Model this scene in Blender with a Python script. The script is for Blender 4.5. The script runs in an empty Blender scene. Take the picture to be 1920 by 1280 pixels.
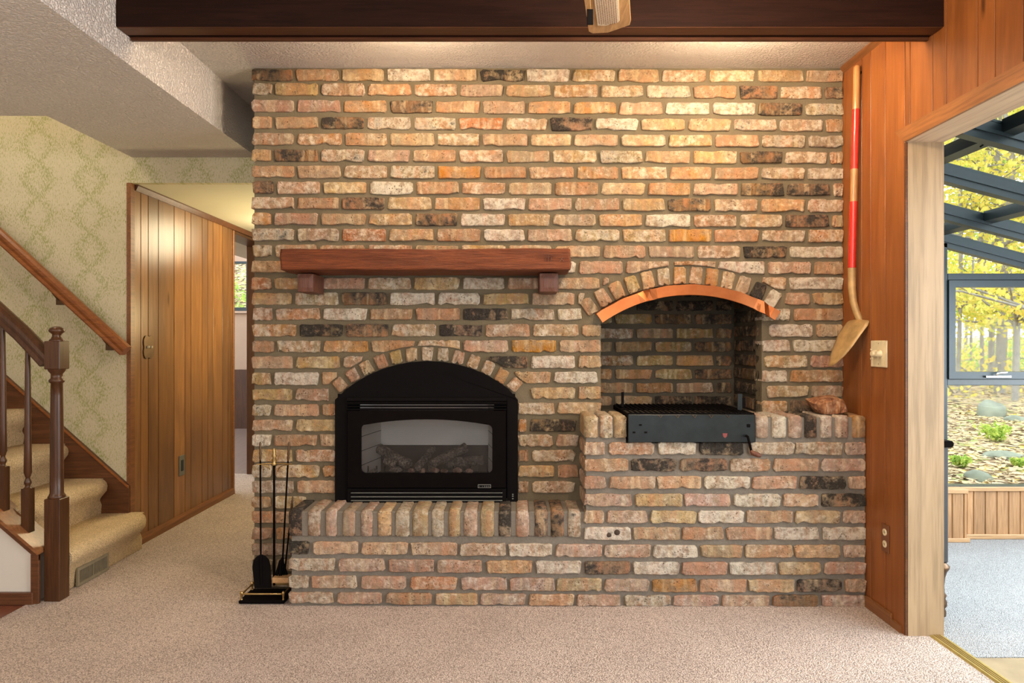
import bpy, bmesh, math, random
from mathutils import Vector, Matrix, noise
R = random.Random(7)
sc = bpy.context.scene
COL = sc.collection
EYE = 1.18; F = 1280.0
# ------------------------------------------------------------------ camera, world, lights, exposure
cd = bpy.data.cameras.new('camera'); cam = bpy.data.objects.new('camera', cd); COL.objects.link(cam)
cam.location = (0, 0, EYE); cam.rotation_euler = (math.pi/2, 0, 0)
cd.sensor_width = 36.0; cd.lens = 24.0; cd.clip_start = .05; cd.clip_end = 200
sc.camera = cam
sc.view_settings.view_transform = 'Standard'; sc.view_settings.look = 'None'
sc.view_settings.gamma = 1.0; sc.view_settings.exposure = 0.0
sc.view_settings.use_curve_mapping = False
w = bpy.data.worlds.new('sky'); sc.world = w; w.use_nodes = True
bg = w.node_tree.nodes['Background']; bg.inputs[0].default_value = (.86, .93, 1.0, 1); bg.inputs[1].default_value = 3.6

def light(kind, loc, power, color, size=.05, rot=(0, 0, 0), sy=None, name='light'):
    d = bpy.data.lights.new(name, kind); d.energy = power; d.color = color
    if kind == 'AREA':
        d.size = size
        if sy: d.shape = 'RECTANGLE'; d.size_y = sy
    else: d.shadow_soft_size = size
    o = bpy.data.objects.new(name, d); o.location = loc; o.rotation_euler = rot; COL.objects.link(o); return o
WARM = (1.0, .77, .50)
# two bare track lamps tucked behind the ceiling beam, washing the brick
light('POINT', (.95, 2.655, 2.385), 39, WARM, .035, name='track_lamp_light')
light('POINT', (-.40, 2.655, 2.385), 25, WARM, .035, name='track_lamp_light')
# unseen fill lights added behind the camera, overhead and before the brick
light('AREA', (.4, -2.9, 1.5), 34, (1, .94, .88), 2.2, (math.radians(90), 0, 0), 1.7, 'back_fill_light')
light('POINT', (.0, -.2, 2.2), 34, (1, .86, .72), .25, name='room_fill_light')
light('POINT', (.62, 1.80, 2.17), 58, (1, .82, .62), .06, name='added_wall_light')  # unseen light added to brighten the brick and shade the mantel's underside
# unseen fill light added for the soffit and stairs
light('POINT', (-2.7, .8, 1.6), 52, (1, .87, .70), .22, name='left_fill_light')
# daylight in the sunroom (its glass roof)
light('AREA', (2.75, 1.9, 1.62), 72, (.80, .91, 1.0), 1.6, (0, math.radians(14.8), 0), 3.6, 'skylight_daylight')
# daylight through the sunroom's outer side glazing
light('AREA', (4.22, 1.3, 1.0), 150, (.90, .96, 1.0), .8, (0, math.radians(90), 0), 4.6, 'side_glass_daylight')
# hall lamp, then unseen fills added for hall, stairs and far room
light('POINT', (-1.66, 5.2, 1.96), 20, (1, .84, .54), .16, name='hall_lamp_light')
light('POINT', (-1.40, 4.75, 1.35), 34, (1, .83, .44), .14, name='hall_fill_light')
light('POINT', (-2.9, 3.4, 3.2), 24, (1, .90, .72), .12, name='stair_fill_light')
light('POINT', (-3.9, 7.5, 2.0), 40, (1, .88, .72), .15, name='far_room_fill_light')

# ------------------------------------------------------------------ helpers
def P(u, v, d): return Vector(((u-960)*d/F, d, EYE-(v-640)*d/F))
def X(u, d): return (u-960)*d/F
def Z(v, d): return EYE-(v-640)*d/F
def link(name, me, parent=None, mat=None):
    o = bpy.data.objects.new(name, me); COL.objects.link(o)
    if mat is not None and me is not None and len(me.materials) == 0: me.materials.append(mat)
    if parent: o.parent = parent
    return o
def tag(o, label=None, cat=None, group=None, kind=None):
    if label: o['label'] = label
    if cat: o['category'] = cat
    if group: o['group'] = group
    if kind: o['kind'] = kind
    return o
def thing(name, label, cat, loc=(0, 0, 0), group=None, kind=None):
    o = bpy.data.objects.new(name, None); COL.objects.link(o); o.location = loc; o.empty_display_size = .1
    return tag(o, label, cat, group, kind)
class MB:
    def __init__(s): s.v = []; s.f = []; s.sm = []
    def add(s, vs, fs, smooth=False):
        n = len(s.v); s.v += [tuple(p) for p in vs]
        for f in fs: s.f.append(tuple(i+n for i in f)); s.sm.append(smooth)
        return s
    def box(s, a, b):
        (x0, y0, z0), (x1, y1, z1) = a, b
        x0, x1 = min(x0, x1), max(x0, x1); y0, y1 = min(y0, y1), max(y0, y1); z0, z1 = min(z0, z1), max(z0, z1)
        return s.add([(x0,y0,z0),(x1,y0,z0),(x1,y1,z0),(x0,y1,z0),(x0,y0,z1),(x1,y0,z1),(x1,y1,z1),(x0,y1,z1)],
                     [(0,3,2,1),(4,5,6,7),(0,1,5,4),(1,2,6,5),(2,3,7,6),(3,0,4,7)])
    def bbox(s, a, b, bev=.004, seg=2):
        bm = bmesh.new(); m = MB().box(a, b)
        vs = [bm.verts.new(p) for p in m.v]
        for f in m.f: bm.faces.new([vs[i] for i in f])
        bmesh.ops.bevel(bm, geom=list(bm.edges), offset=bev, segments=seg, profile=.6, affect='EDGES')
        bm.verts.index_update()
        s.add([v.co[:] for v in bm.verts], [[v.index for v in f.verts] for f in bm.faces]); bm.free(); return s
    def prism(s, pts, axis, a, b):
        """pts: 2-D outline; axis 'y': (x,z) extruded y a..b; 'x': (y,z); 'z': (x,y)"""
        def m(p, t): return {'y': (p[0], t, p[1]), 'x': (t, p[0], p[1]), 'z': (p[0], p[1], t)}[axis]
        n = len(pts); vs = [m(p, a) for p in pts]+[m(p, b) for p in pts]
        fs = [tuple(range(n-1, -1, -1)), tuple(range(n, 2*n))]+[(i, (i+1) % n, n+(i+1) % n, n+i) for i in range(n)]
        return s.add(vs, fs)
    def quad(s, a, b, c, d): return s.add([a, b, c, d], [(0, 1, 2, 3)])
    def tube(s, pts, r, seg=8, cap=True, ell=None):
        pts = [Vector(p) for p in pts]; rs = r if isinstance(r, (list, tuple)) else [r]*len(pts)
        vs = []; fs = []; up = None
        for i, p in enumerate(pts):
            t = (pts[min(i+1, len(pts)-1)]-pts[max(i-1, 0)]).normalized()
            if up is None: up = Vector((0, 0, 1)) if abs(t.z) < .9 else Vector((0, 1, 0))
            a = t.cross(up).normalized(); b = a.cross(t).normalized(); up = b
            for k in range(seg):
                q = 2*math.pi*k/seg; vs.append(p+a*math.cos(q)*rs[i]+b*math.sin(q)*rs[i]*(ell or 1))
        for i in range(len(pts)-1):
            for k in range(seg):
                fs.append((i*seg+k, i*seg+(k+1) % seg, (i+1)*seg+(k+1) % seg, (i+1)*seg+k))
        s.add(vs, fs, True)
        if cap:
            n = len(vs); s.add(vs[:seg], [tuple(range(seg-1, -1, -1))]); s.add(vs[n-seg:], [tuple(range(seg))])
        return s
    def lathe(s, c, prof, seg=16):
        vs = []; fs = []
        for r, z in prof:
            for k in range(seg):
                q = 2*math.pi*k/seg; vs.append((c[0]+r*math.cos(q), c[1]+r*math.sin(q), c[2]+z))
        for i in range(len(prof)-1):
            for k in range(seg): fs.append((i*seg+k, i*seg+(k+1) % seg, (i+1)*seg+(k+1) % seg, (i+1)*seg+k))
        s.add(vs, fs, True)
        s.add(vs[:seg], [tuple(range(seg-1, -1, -1))]); s.add(vs[-seg:], [tuple(range(seg))]); return s
    def build(s, name, mat, parent=None, origin=None, smooth=None):
        me = bpy.data.meshes.new(name)
        o0 = Vector(origin) if origin is not None else Vector((0, 0, 0))
        me.from_pydata([tuple(Vector(p)-o0) for p in s.v], [], s.f)
        me.polygons.foreach_set('use_smooth', s.sm if smooth is None else [smooth]*len(s.f)); me.update()
        if mat is not None: me.materials.append(mat)
        o = bpy.data.objects.new(name, me); COL.objects.link(o); o.location = o0
        if parent:
            o.parent = parent; o.matrix_parent_inverse = Matrix.Translation(-Vector(parent.location)) if parent.rotation_euler[2] == 0 else parent.matrix_world.inverted()
        return o

# ------------------------------------------------------------------ materials
class NT:
    def __init__(s, name):
        s.m = bpy.data.materials.new(name); s.m.use_nodes = True; s.t = s.m.node_tree; s.b = s.t.nodes['Principled BSDF']
    def n(s, t, **k):
        x = s.t.nodes.new(t)
        for a, b in k.items(): setattr(x, a, b)
        return x
    def l(s, a, b): s.t.links.new(a, b)
    def set(s, nd, **k):
        for a, b in k.items(): nd.inputs[a].default_value = b
        return nd
    def pos(s, scale=(1, 1, 1), rnd=True):
        g = s.n('ShaderNodeNewGeometry'); mp = s.n('ShaderNodeMapping'); mp.inputs['Scale'].default_value = scale
        if rnd:
            oi = s.n('ShaderNodeObjectInfo'); mu = s.n('ShaderNodeMath', operation='MULTIPLY'); mu.inputs[1].default_value = 37.0
            s.l(oi.outputs['Random'], mu.inputs[0]); ad = s.n('ShaderNodeVectorMath', operation='ADD')
            s.l(g.outputs['Position'], ad.inputs[0]); s.l(mu.outputs[0], ad.inputs[1]); s.l(ad.outputs[0], mp.inputs[0])
        else: s.l(g.outputs['Position'], mp.inputs[0])
        return mp.outputs[0]
    def noise(s, vec, scale, detail=4, rough=.6, dist=0):
        x = s.n('ShaderNodeTexNoise'); x.inputs['Scale'].default_value = scale; x.inputs['Detail'].default_value = detail
        x.inputs['Roughness'].default_value = rough; x.inputs['Distortion'].default_value = dist; s.l(vec, x.inputs['Vector']); return x.outputs['Fac']
    def vor(s, vec, scale, feat='F1', out='Distance', rand=1):
        x = s.n('ShaderNodeTexVoronoi'); x.feature = feat; x.inputs['Scale'].default_value = scale; x.inputs['Randomness'].default_value = rand
        s.l(vec, x.inputs['Vector']); return x.outputs[out]
    def ramp(s, fac, stops, interp='LINEAR'):
        x = s.n('ShaderNodeValToRGB'); x.color_ramp.interpolation = interp; e = x.color_ramp.elements
        while len(e) < len(stops): e.new(.5)
        for i, (p, c) in enumerate(stops): e[i].position = p; e[i].color = (c, c, c, 1) if not isinstance(c, tuple) else c+(1,) if len(c) == 3 else c
        s.l(fac, x.inputs[0]); return x.outputs[0]
    def mix(s, fac, a, b, mode='MIX'):
        x = s.n('ShaderNodeMix', data_type='RGBA', blend_type=mode)
        for sock, val in ((x.inputs[0], fac), (x.inputs[6], a), (x.inputs[7], b)):
            if hasattr(val, 'node'): s.l(val, sock)
            elif isinstance(val, tuple): sock.default_value = val+(1,) if len(val) == 3 else val
            else: sock.default_value = val
        return x.outputs[2]
    def math(s, op, a, b=None, c=None, clamp=False):
        x = s.n('ShaderNodeMath', operation=op); x.use_clamp = clamp
        for i, val in enumerate((a, b, c)):
            if val is None: continue
            if hasattr(val, 'node'): s.l(val, x.inputs[i])
            else: x.inputs[i].default_value = val
        return x.outputs[0]
    def bump(s, h, strength=.3, dist=.005, prev=None):
        x = s.n('ShaderNodeBump'); x.inputs['Strength'].default_value = strength; x.inputs['Distance'].default_value = dist
        s.l(h, x.inputs['Height'])
        if prev is not None: s.l(prev, x.inputs['Normal'])
        s.l(x.outputs[0], s.b.inputs['Normal']); return x.outputs[0]
    def col(s, c):
        if hasattr(c, 'node'): s.l(c, s.b.inputs['Base Color'])
        else: s.b.inputs['Base Color'].default_value = c+(1,)
        return s
    def rough(s, r, spec=None, metal=None):
        if hasattr(r, 'node'): s.l(r, s.b.inputs['Roughness'])
        else: s.b.inputs['Roughness'].default_value = r
        if spec is not None: s.b.inputs['Specular IOR Level'].default_value = spec
        if metal is not None: s.b.inputs['Metallic'].default_value = metal
        return s

def plain(name, c, rough=.5, metal=0, spec=.5, var=.12, sc_=30, bump=0):
    t = NT(name); v = t.pos(); nz = t.noise(v, sc_, 3)
    lo = tuple(x*(1-var) for x in c); hi = tuple(min(1, x*(1+var)) for x in c)
    t.col(t.ramp(nz, [(.3, lo), (.7, hi)])).rough(rough, spec, metal)
    if bump: t.bump(nz, bump, .002)
    return t.m
def wood(name, c1, c2, axis='z', rough=.4, tint=.25, grain=1.0, bump=.08, knots=False, spec=.5, c3=None, streak=.5):
    t = NT(name)
    k = {'x': (.12, 1, 1), 'y': (1, .12, 1), 'z': (1, 1, .12)}[axis]
    v = t.pos(tuple(a*6*grain for a in k))
    n1 = t.noise(v, 3.0, 5, .62, 1.2)
    v2 = t.pos(tuple(a*(60 if a == 1 else 22)*grain for a in k)); n2 = t.noise(v2, 2.0, 3, .7)
    base = t.ramp(n1, [(.30, c1), (.52, tuple((a+b)/2 for a, b in zip(c1, c2))), (.70, c2)])
    base = t.mix(t.ramp(n2, [(.45, 0.0), (.62, streak)]), base, tuple(a*.55 for a in c1))
    if knots:
        vk = t.pos({'x': (1.2, 7, 7), 'y': (7, 1.2, 7), 'z': (7, 7, 1.6)}[axis]); kn = t.vor(vk, 1.0)
        base = t.mix(t.ramp(kn, [(.03, .85), (.10, 0.0)]), base, tuple(a*.28 for a in c1))
    if c3:
        base = t.mix(t.ramp(t.noise(t.pos((2, 2, 1)), 1.3, 2), [(.45, 0.0), (.7, .7)]), base, c3)
    oi = t.n('ShaderNodeObjectInfo'); hv = t.n('ShaderNodeHueSaturation')
    t.l(t.math('MULTIPLY_ADD', oi.outputs['Random'], tint*2, 1-tint), hv.inputs['Value']); t.l(base, hv.inputs['Color'])
    t.col(hv.outputs[0]).rough(rough, spec)
    t.bump(t.math('ADD', n2, n1), bump, .003); return t.m

def brick_mat():
    t = NT('old_brick'); v = t.pos((1, 1, 1))
    oi = t.n('ShaderNodeObjectInfo'); base = oi.outputs['Color']
    at = lambda nm: (lambda x: x)(t.n('ShaderNodeAttribute', attribute_type='OBJECT', attribute_name=nm)).outputs['Fac']
    soot, lime = at('soot'), at('lime')
    n1 = t.noise(v, 11, 5, .65, .6); n2 = t.noise(v, 42, 5, .7); n3 = t.noise(v, 150, 3, .7)
    # drifting hue inside one brick
    hv = t.n('ShaderNodeHueSaturation'); t.l(base, hv.inputs['Color'])
    t.l(t.math('MULTIPLY_ADD', n1, .05, .478), hv.inputs['Hue']); t.l(t.math('MULTIPLY_ADD', n2, 1.9, .10), hv.inputs['Value'])
    t.l(t.math('MULTIPLY_ADD', n1, -1.2, 1.72), hv.inputs['Saturation'])
    c = hv.outputs[0]
    vs = t.pos((3.2, 3.2, .35)); st = t.noise(vs, 9, 2, .5)
    c = t.mix(t.ramp(st, [(.50, 0.0), (.62, .38)]), c, (.46, .20, .10))
    c = t.mix(t.ramp(st, [(.34, .35), (.44, 0.0)]), c, (.66, .50, .30))
    # pale mortar smears
    ls = t.math('ADD', t.math('MULTIPLY_ADD', lime, .42, -.12), t.math('ADD', t.math('MULTIPLY', n2, .75), t.math('MULTIPLY', n1, .35)))
    c = t.mix(t.ramp(ls, [(.50, 0.0), (.66, .62)]), c, (.60, .54, .44))
    c = t.mix(t.ramp(t.noise(v, 26, 4, .75), [(.50, 0.0), (.64, .72)]), c, (.25, .165, .10))
    # soot
    nn = t.math('ADD', t.math('MULTIPLY', n1, .6), t.math('MULTIPLY', n2, .5))
    ss = t.math('ADD', nn, t.math('MULTIPLY_ADD', soot, .50, -.35))
    c = t.mix(t.ramp(ss, [(.49, 0.0), (.62, .95)]), c, t.ramp(n3, [(.35, (.006, .0055, .005)), (.7, (.040, .034, .028))]))
    # pits
    pit = t.vor(v, 95); pf = t.math('MULTIPLY', t.ramp(pit, [(.16, 1.0), (.30, 0.0)]), t.ramp(t.noise(v, 24, 2), [(.55, 0.0), (.63, 1.0)]))
    c = t.mix(t.math('MULTIPLY', pf, .65), c, (.16, .08, .045))
    t.col(c).rough(.88, .25)
    h = t.math('ADD', t.math('MULTIPLY', n2, 1.0), t.math('MULTIPLY', n3, .55)); h = t.math('SUBTRACT', h, t.math('MULTIPLY', pf, .9))
    t.bump(h, 1.0, .009); return t.m
BRICK = brick_mat()
def mortar_mat(name='mortar', a=(.112, .090, .056), b=(.165, .130, .082)):
    t = NT(name); v = t.pos((1, 1, 1), False); n1 = t.noise(v, 6, 4); n2 = t.noise(v, 160, 4, .7)
    t.col(t.mix(.35, t.ramp(n1, [(.3, a), (.7, b)]), t.ramp(n2, [(.3, tuple(x*.75 for x in a)), (.7, tuple(x*1.15 for x in b))]))).rough(.95, .15)
    t.bump(t.math('ADD', n2, t.noise(v, 40, 3)), .6, .003); return t.m
MORTAR = mortar_mat(); MORTAR2 = mortar_mat('pale_mortar', (.145, .125, .10), (.215, .185, .15))
def ceil_mat():
    t = NT('textured_ceiling_paint'); v = t.pos((1, 1, 1), False)
    n1 = t.noise(v, 85, 3, .6); n2 = t.noise(v, 2.0, 3)
    sp = t.vor(v, 120)
    t.col(t.mix(t.ramp(sp, [(.05, .5), (.16, 0.0)]), t.ramp(n2, [(.3, (.69, .615, .56)), (.7, (.75, .675, .62))]), (.42, .36, .31))).rough(.40, .5)
    t.bump(t.math('ADD', t.ramp(n1, [(.42, 0.0), (.6, 1.0)]), n1), .9, .009); return t.m
CEIL = ceil_mat()
def wallpaper_mat():
    t = NT('green_leaf_damask_wallpaper'); g = t.n('ShaderNodeNewGeometry'); sp = t.n('ShaderNodeSeparateXYZ'); t.l(g.outputs['Position'], sp.inputs[0])
    x, z = sp.outputs['X'], sp.outputs['Z']
    def cosn(s_, k, ph=0.0): return t.math('COSINE', t.math('MULTIPLY_ADD', s_, k, ph))
    # ogee lattice about .27 m wide
    kx = 2*math.pi/.30; kz = 2*math.pi/.40
    wz = t.math('MULTIPLY', t.math('SINE', t.math('MULTIPLY', z, kz)), .075)
    a = t.math('ABSOLUTE', t.math('SINE', t.math('MULTIPLY', t.math('ADD', x, wz), kx/2)))
    b = t.math('ABSOLUTE', t.math('SINE', t.math('MULTIPLY', t.math('SUBTRACT', x, wz), kx/2)))
    rib = t.math('MINIMUM', a, b)
    med = t.math('MULTIPLY', cosn(x, kx, math.pi), cosn(z, kz, 1.57))
    v = t.pos((1, 1, 1), False)
    wv = t.n('ShaderNodeMapping'); wv.inputs['Scale'].default_value = (230, 1, 62); wv.inputs['Rotation'].default_value = (0, .5, 0); t.l(v, wv.inputs[0])
    wv2 = t.n('ShaderNodeMapping'); wv2.inputs['Scale'].default_value = (230, 1, 62); wv2.inputs['Rotation'].default_value = (0, -.5, 0); t.l(v, wv2.inputs[0])
    l1 = t.noise(wv.outputs[0], 1, 2, .5); l2 = t.noise(wv2.outputs[0], 1, 2, .5); lf = t.math('MAXIMUM', l1, l2)
    dens = t.math('MULTIPLY_ADD', t.ramp(rib, [(.0, 1.0), (.55, 0.0)]), .10, t.math('MULTIPLY', t.ramp(med, [(.1, 0.0), (.8, 1.0)]), .035))
    fac = t.ramp(t.math('ADD', lf, dens), [(.60, 0.0), (.68, .75)])
    base = t.ramp(t.noise(v, 1.5, 3), [(.3, (.54, .475, .32)), (.7, (.60, .53, .37))])
    lin = t.n('ShaderNodeMapping'); lin.inputs['Scale'].default_value = (420, 1, 18); t.l(v, lin.inputs[0])
    base = t.mix(t.ramp(t.noise(lin.outputs[0], 1, 2), [(.4, 0.0), (.75, .4)]), base, (.34, .31, .17))
    t.col(t.mix(fac, base, (.25, .27, .065))).rough(.8, .2); return t.m
WALLPAPER = wallpaper_mat()
def carpet_mat(name, a, b, scale=230):
    t = NT(name); v = t.pos((1, 1, 1), False); vo = t.vor(v, scale*.8); n = t.noise(v, scale, 2, .7); n2 = t.noise(v, 3, 3); n4 = t.noise(v, 60, 2)
    f = t.math('ADD', t.math('MULTIPLY', n, .8), t.math('MULTIPLY', vo, -.35)); f = t.math('ADD', f, t.math('MULTIPLY_ADD', n2, .12, .06)); f = t.math('ADD', f, t.math('MULTIPLY_ADD', n4, .2, -.1))
    t.col(t.ramp(f, [(.22, tuple(x*.55 for x in a)), (.36, a), (.55, b)])).rough(.97, .1)
    t.bump(t.math('SUBTRACT', t.math('MULTIPLY', n, .5), vo), .9, .006); return t.m
CARPET = carpet_mat('beige_loop_carpet', (.50, .395, .335), (.78, .66, .58))
STAIRCARPET = carpet_mat('tan_plush_stair_carpet', (.72, .52, .29), (.88, .69, .43), 330)
SUNCARPET = carpet_mat('daylit_grey_carpet', (.36, .36, .36), (.44, .445, .45), 260)  # same carpet as the room, with cool daylight put into its colour
PANEL_R = wood('orange_wall_panelling', (.165, .048, .010), (.275, .090, .020), 'z', .40, .16, .7, .03, True, streak=.18)
PANEL_H = wood('honey_hall_panelling', (.175, .073, .021), (.31, .140, .042), 'z', .32, .24, .8, .04, True, c3=(.11, .050, .022), streak=.25)
TRIM = wood('brown_trim_wood', (.17, .062, .018), (.26, .10, .03), 'y', .4, .08)
TRIMX = wood('brown_trim_wood_cross', (.17, .062, .018), (.26, .10, .03), 'x', .4, .08)
DARKTRIM = wood('dark_stair_wood', (.075, .026, .010), (.15, .055, .020), 'x', .35, .10, 1.2)
NEWEL = wood('dark_turned_wood', (.050, .019, .007), (.095, .036, .013), 'z', .33, .12, 1.2, spec=.35)
RAILW = wood('red_brown_handrail', (.22, .066, .016), (.33, .11, .027), 'x', .3, .08)
BEAM = wood('near_black_beam_stain', (.014, .0045, .0024), (.024, .008, .0042), 'x', .6, .05, spec=.1)
BEAM2 = wood('brown_beam_moulding', (.06, .020, .008), (.095, .032, .012), 'x', .5, .05, spec=.2)
PLY = wood('unfinished_birch_plywood', (.30, .20, .105), (.41, .285, .165), 'z', .55, .04, .35, .02)
PINE = wood('knotty_pine_boards', (.31, .16, .065), (.44, .25, .115), 'z', .5, .14, 1, .04, True)
PINEX = wood('pine_sill_board', (.38, .22, .10), (.50, .31, .155), 'x', .5, .08, 1, .03)
OAK = wood('oak_fan_blade', (.36, .19, .075), (.52, .31, .14), 'y', .45, .05, 2.5)
MANTEL = wood('rough_hewn_red_brown_timber', (.10, .024, .007), (.20, .050, .013), 'x', .55, .04, 1.6, 2.2, spec=.3)
CORBEL = wood('corbel_timber', (.09, .026, .012), (.14, .045, .02), 'z', .55, .05, 1.6, .6)
BLACK = plain('matte_black_metal', (.005, .004, .004), .7, .0, .04)
BLACKP = plain('satin_black_enamel', (.004, .0026, .0026), .7, 0, .03)
STEEL = plain('blue_black_grill_steel', (.018, .024, .026), .36, .5, .5, .25, 12)
BRASS = plain('aged_brass', (.36, .23, .085), .33, .9)
BRONZE = plain('antique_bronze', (.11, .065, .035), .4, .8)
LOUVRE = plain('grey_louvre_edge', (.17, .17, .15), .45, .3)
IVORY = plain('ivory_plastic', (.66, .56, .36), .35)
BROWNPL = plain('brown_plastic', (.16, .055, .02), .35)
ALU = plain('blue_grey_aluminium', (.013, .023, .028), .38, .2, .5, .1)
PAINTW = plain('off_white_wall_paint', (.62, .57, .50), .8, 0, .2, .04, 4, .1)
PINKW = plain('pinkish_beige_paint', (.42, .30, .22), .8, 0, .2, .05, 4)
CHROME = plain('chrome', (.7, .7, .7), .12, 1.0)
TILE = plain('tan_floor_tile', (.27, .20, .12), .4, 0, .5, .2, 9)
GROUT = plain('grey_grout', (.30, .26, .20), .9)
HALLFLOOR = wood('far_room_floor_boards', (.18, .13, .11), (.26, .19, .16), 'y', .3, .1)
REDWOOD = wood('dark_red_floor_boards', (.12, .035, .018), (.19, .06, .03), 'y', .3, .1)
HANDLE = wood('varnished_ash_handle', (.40, .18, .055), (.52, .26, .09), 'z', .3, .03, 1.5)
REDP = plain('glossy_red_paint', (.52, .022, .012), .25)
GOLDSTEEL = plain('gold_brown_shovel_steel', (.40, .25, .10), .42, .25, .5, .35, 14)
def copper():
    t = NT('bright_copper_sheet'); v = t.pos((1, 1, 1), False); n = t.noise(v, 7, 4)
    t.col(t.ramp(n, [(.3, (.28, .075, .018)), (.7, (.42, .135, .042))])).rough(.34, .5, .8); t.bump(t.noise(v, 5, 2), .25, .02); return t.m
COPPER = copper()
def glass(name, tint=(1, 1, 1), ref=.06):
    t = NT(name); t.t.nodes.remove(t.b); tr = t.n('ShaderNodeBsdfTransparent'); tr.inputs[0].default_value = tint+(1,)
    gl = t.n('ShaderNodeBsdfGlossy'); gl.inputs['Roughness'].default_value = .03; mx = t.n('ShaderNodeMixShader')
    fr = t.n('ShaderNodeFresnel'); fr.inputs[0].default_value = 1.45
    t.l(t.math('MULTIPLY', fr.outputs[0], ref/.04), mx.inputs[0]); t.l(tr.outputs[0], mx.inputs[1]); t.l(gl.outputs[0], mx.inputs[2])
    t.l(mx.outputs[0], t.n('ShaderNodeOutputMaterial').inputs[0])
    for n in list(t.t.nodes):
        if n.type == 'OUTPUT_MATERIAL' and not n.inputs[0].links: t.t.nodes.remove(n)
    return t.m
GLASS = glass('clear_window_glass', (.95, .98, .96), .004)
FIREGLASS = glass('stove_glass', (.85, .85, .85), .05)

# ------------------------------------------------------------------ floor, ceilings, walls
YW = 3.25; YH = 3.04      # brick face of the wall, of the hearth
XL = -1.239; XR = 1.58; CZ = 2.485; SZ = 2.227; HZ = 2.082; XP = -2.17; YS = 3.885
def struct(name, mb, mat, label=None, cat='structure', smooth=None):
    o = mb.build(name, mat, None, smooth=smooth); o['kind'] = 'structure'
    if label: o['label'] = label
    o['category'] = cat; return o
struct('floor', MB().box((-2.18, -3, -.1), (XR+.125, 6.2, 0)).box((-2.9, 5.33, -.1), (-2.18, 6.1, 0)), CARPET, 'beige loop pile carpet across the room and into the hall', 'floor')
struct('floor_hardwood', MB().box((-4.3, -3, -.1), (-2.18, 3.09, -.004)), REDWOOD, 'dark red-brown wooden floor at the foot of the stair wall', 'floor')
struct('ceiling', MB().box((-1.46, -3, CZ), (XR+.15, 4.0, CZ+.1)), CEIL, 'textured plaster ceiling above the brick wall', 'ceiling')
sf = MB().box((-2.16, -3, SZ), (-1.449, YS+.005, CZ)).box((-4.3, -3, SZ), (-2.16, 3.17, CZ))
struct('ceiling_soffit', sf, CEIL, 'low dropped ceiling with stippled texture over the stair foot and hall', 'ceiling')
struct('ceiling_hall', MB().box((-2.9, YS+.04, HZ), (-.3, 9.4, HZ+.1)), plain('hall_ceiling_paint', (.60, .57, .44), .7, 0, .2, .03, 3), 'cream lowered hall ceiling past the wallpaper header', 'ceiling')
struct('ceiling_stairwell', MB().box((-4.4, 3.0, 3.6), (-2.0, 4.0, 3.7)).box((-2.16, 3.17, CZ), (-2.10, YS, 3.6)).box((-4.3, 3.11, CZ), (-2.1, 3.17, 3.6)), PAINTW, 'pale ceiling high over the stairwell', 'ceiling')
wp = MB().box((-4.3, YS, 0), (XP, YS+.04, 3.6)).box((XP, YS, HZ), (-1.2, YS+.04, CZ))
struct('wall_stair', wp, WALLPAPER, 'wall covered in green leaf damask wallpaper behind the stairs', 'wall')
struct('wall_left', MB().box((-4.4, -3, 0), (-4.3, 4.0, 3.6)), PAINTW, 'off-white wall', 'wall')
# unseen wall behind the camera; its opening is added for fill light
fw = MB().box((-4.4, -3.1, 0), (-1.9, -3.0, 2.5)).box((1.5, -3.1, 0), (2.0, -3.0, 2.5)).box((-1.9, -3.1, 0), (1.5, -3.0, .6)).box((-1.9, -3.1, 2.4), (1.5, -3.0, 2.5))
struct('wall_front', fw, PAINTW, 'off-white wall with a wide opening added for fill light', 'wall')
# brick chimney wall: mortar body
def circ_top(x, cx, cz, r): return cz+math.sqrt(max(0, r*r-(x-cx)**2))
NA = (X(1288, YW), Z(834, YW), 301*YW/F)            # niche arch: centre x, z, radius of intrados
FA = (X(801, YW), Z(923.5, YW), 246.5*YW/F)          # fireplace arch
NX0, NX1, NZ0 = X(1127, YW), X(1430, YW), .847
FX0, FX1 = X(634, YW), X(966, YW)
xs = sorted(set(round(q_, 5) for q_ in [XL+.008, XR+.005, NX0, NX1, FX0, FX1]+[NX0+(NX1-NX0)*i/24 for i in range(25)]+[FX0+(FX1-FX0)*i/2 for i in range(3)]))
YM = YW+.013
mw = MB()
for a, b in zip(xs, xs[1:]):
    m = (a+b)/2
    if NX0 < m < NX1:
        mw.box((a, YM, 0), (b, YM+.08, NZ0-.02))
        za, zb = (circ_top(q, *NA)+.004 for q in (a, b))
        mw.add([(a, YM, za), (b, YM, zb), (b, YM, CZ), (a, YM, CZ), (a, YM+.09, za), (b, YM+.09, zb), (b, YM+.09, CZ), (a, YM+.09, CZ)],
               [(0, 1, 2, 3), (0, 4, 5, 1), (7, 6, 5, 4), (3, 2, 6, 7)])
    elif FX0 < m < FX1:
        mw.box((a, YM, 0), (b, YM+.08, .46)); mw.box((a, YM, .90), (b, YM+.08, CZ))
    else: mw.box((a, YM, 0), (b, YM+.08, CZ))
mw.box((XL+.008, YM+.08, 0), (XL+.06, 6.0, CZ))
wall = struct('wall_back', mw, MORTAR, 'tall reclaimed brick chimney wall with grey-brown recessed mortar joints', 'wall')
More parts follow.
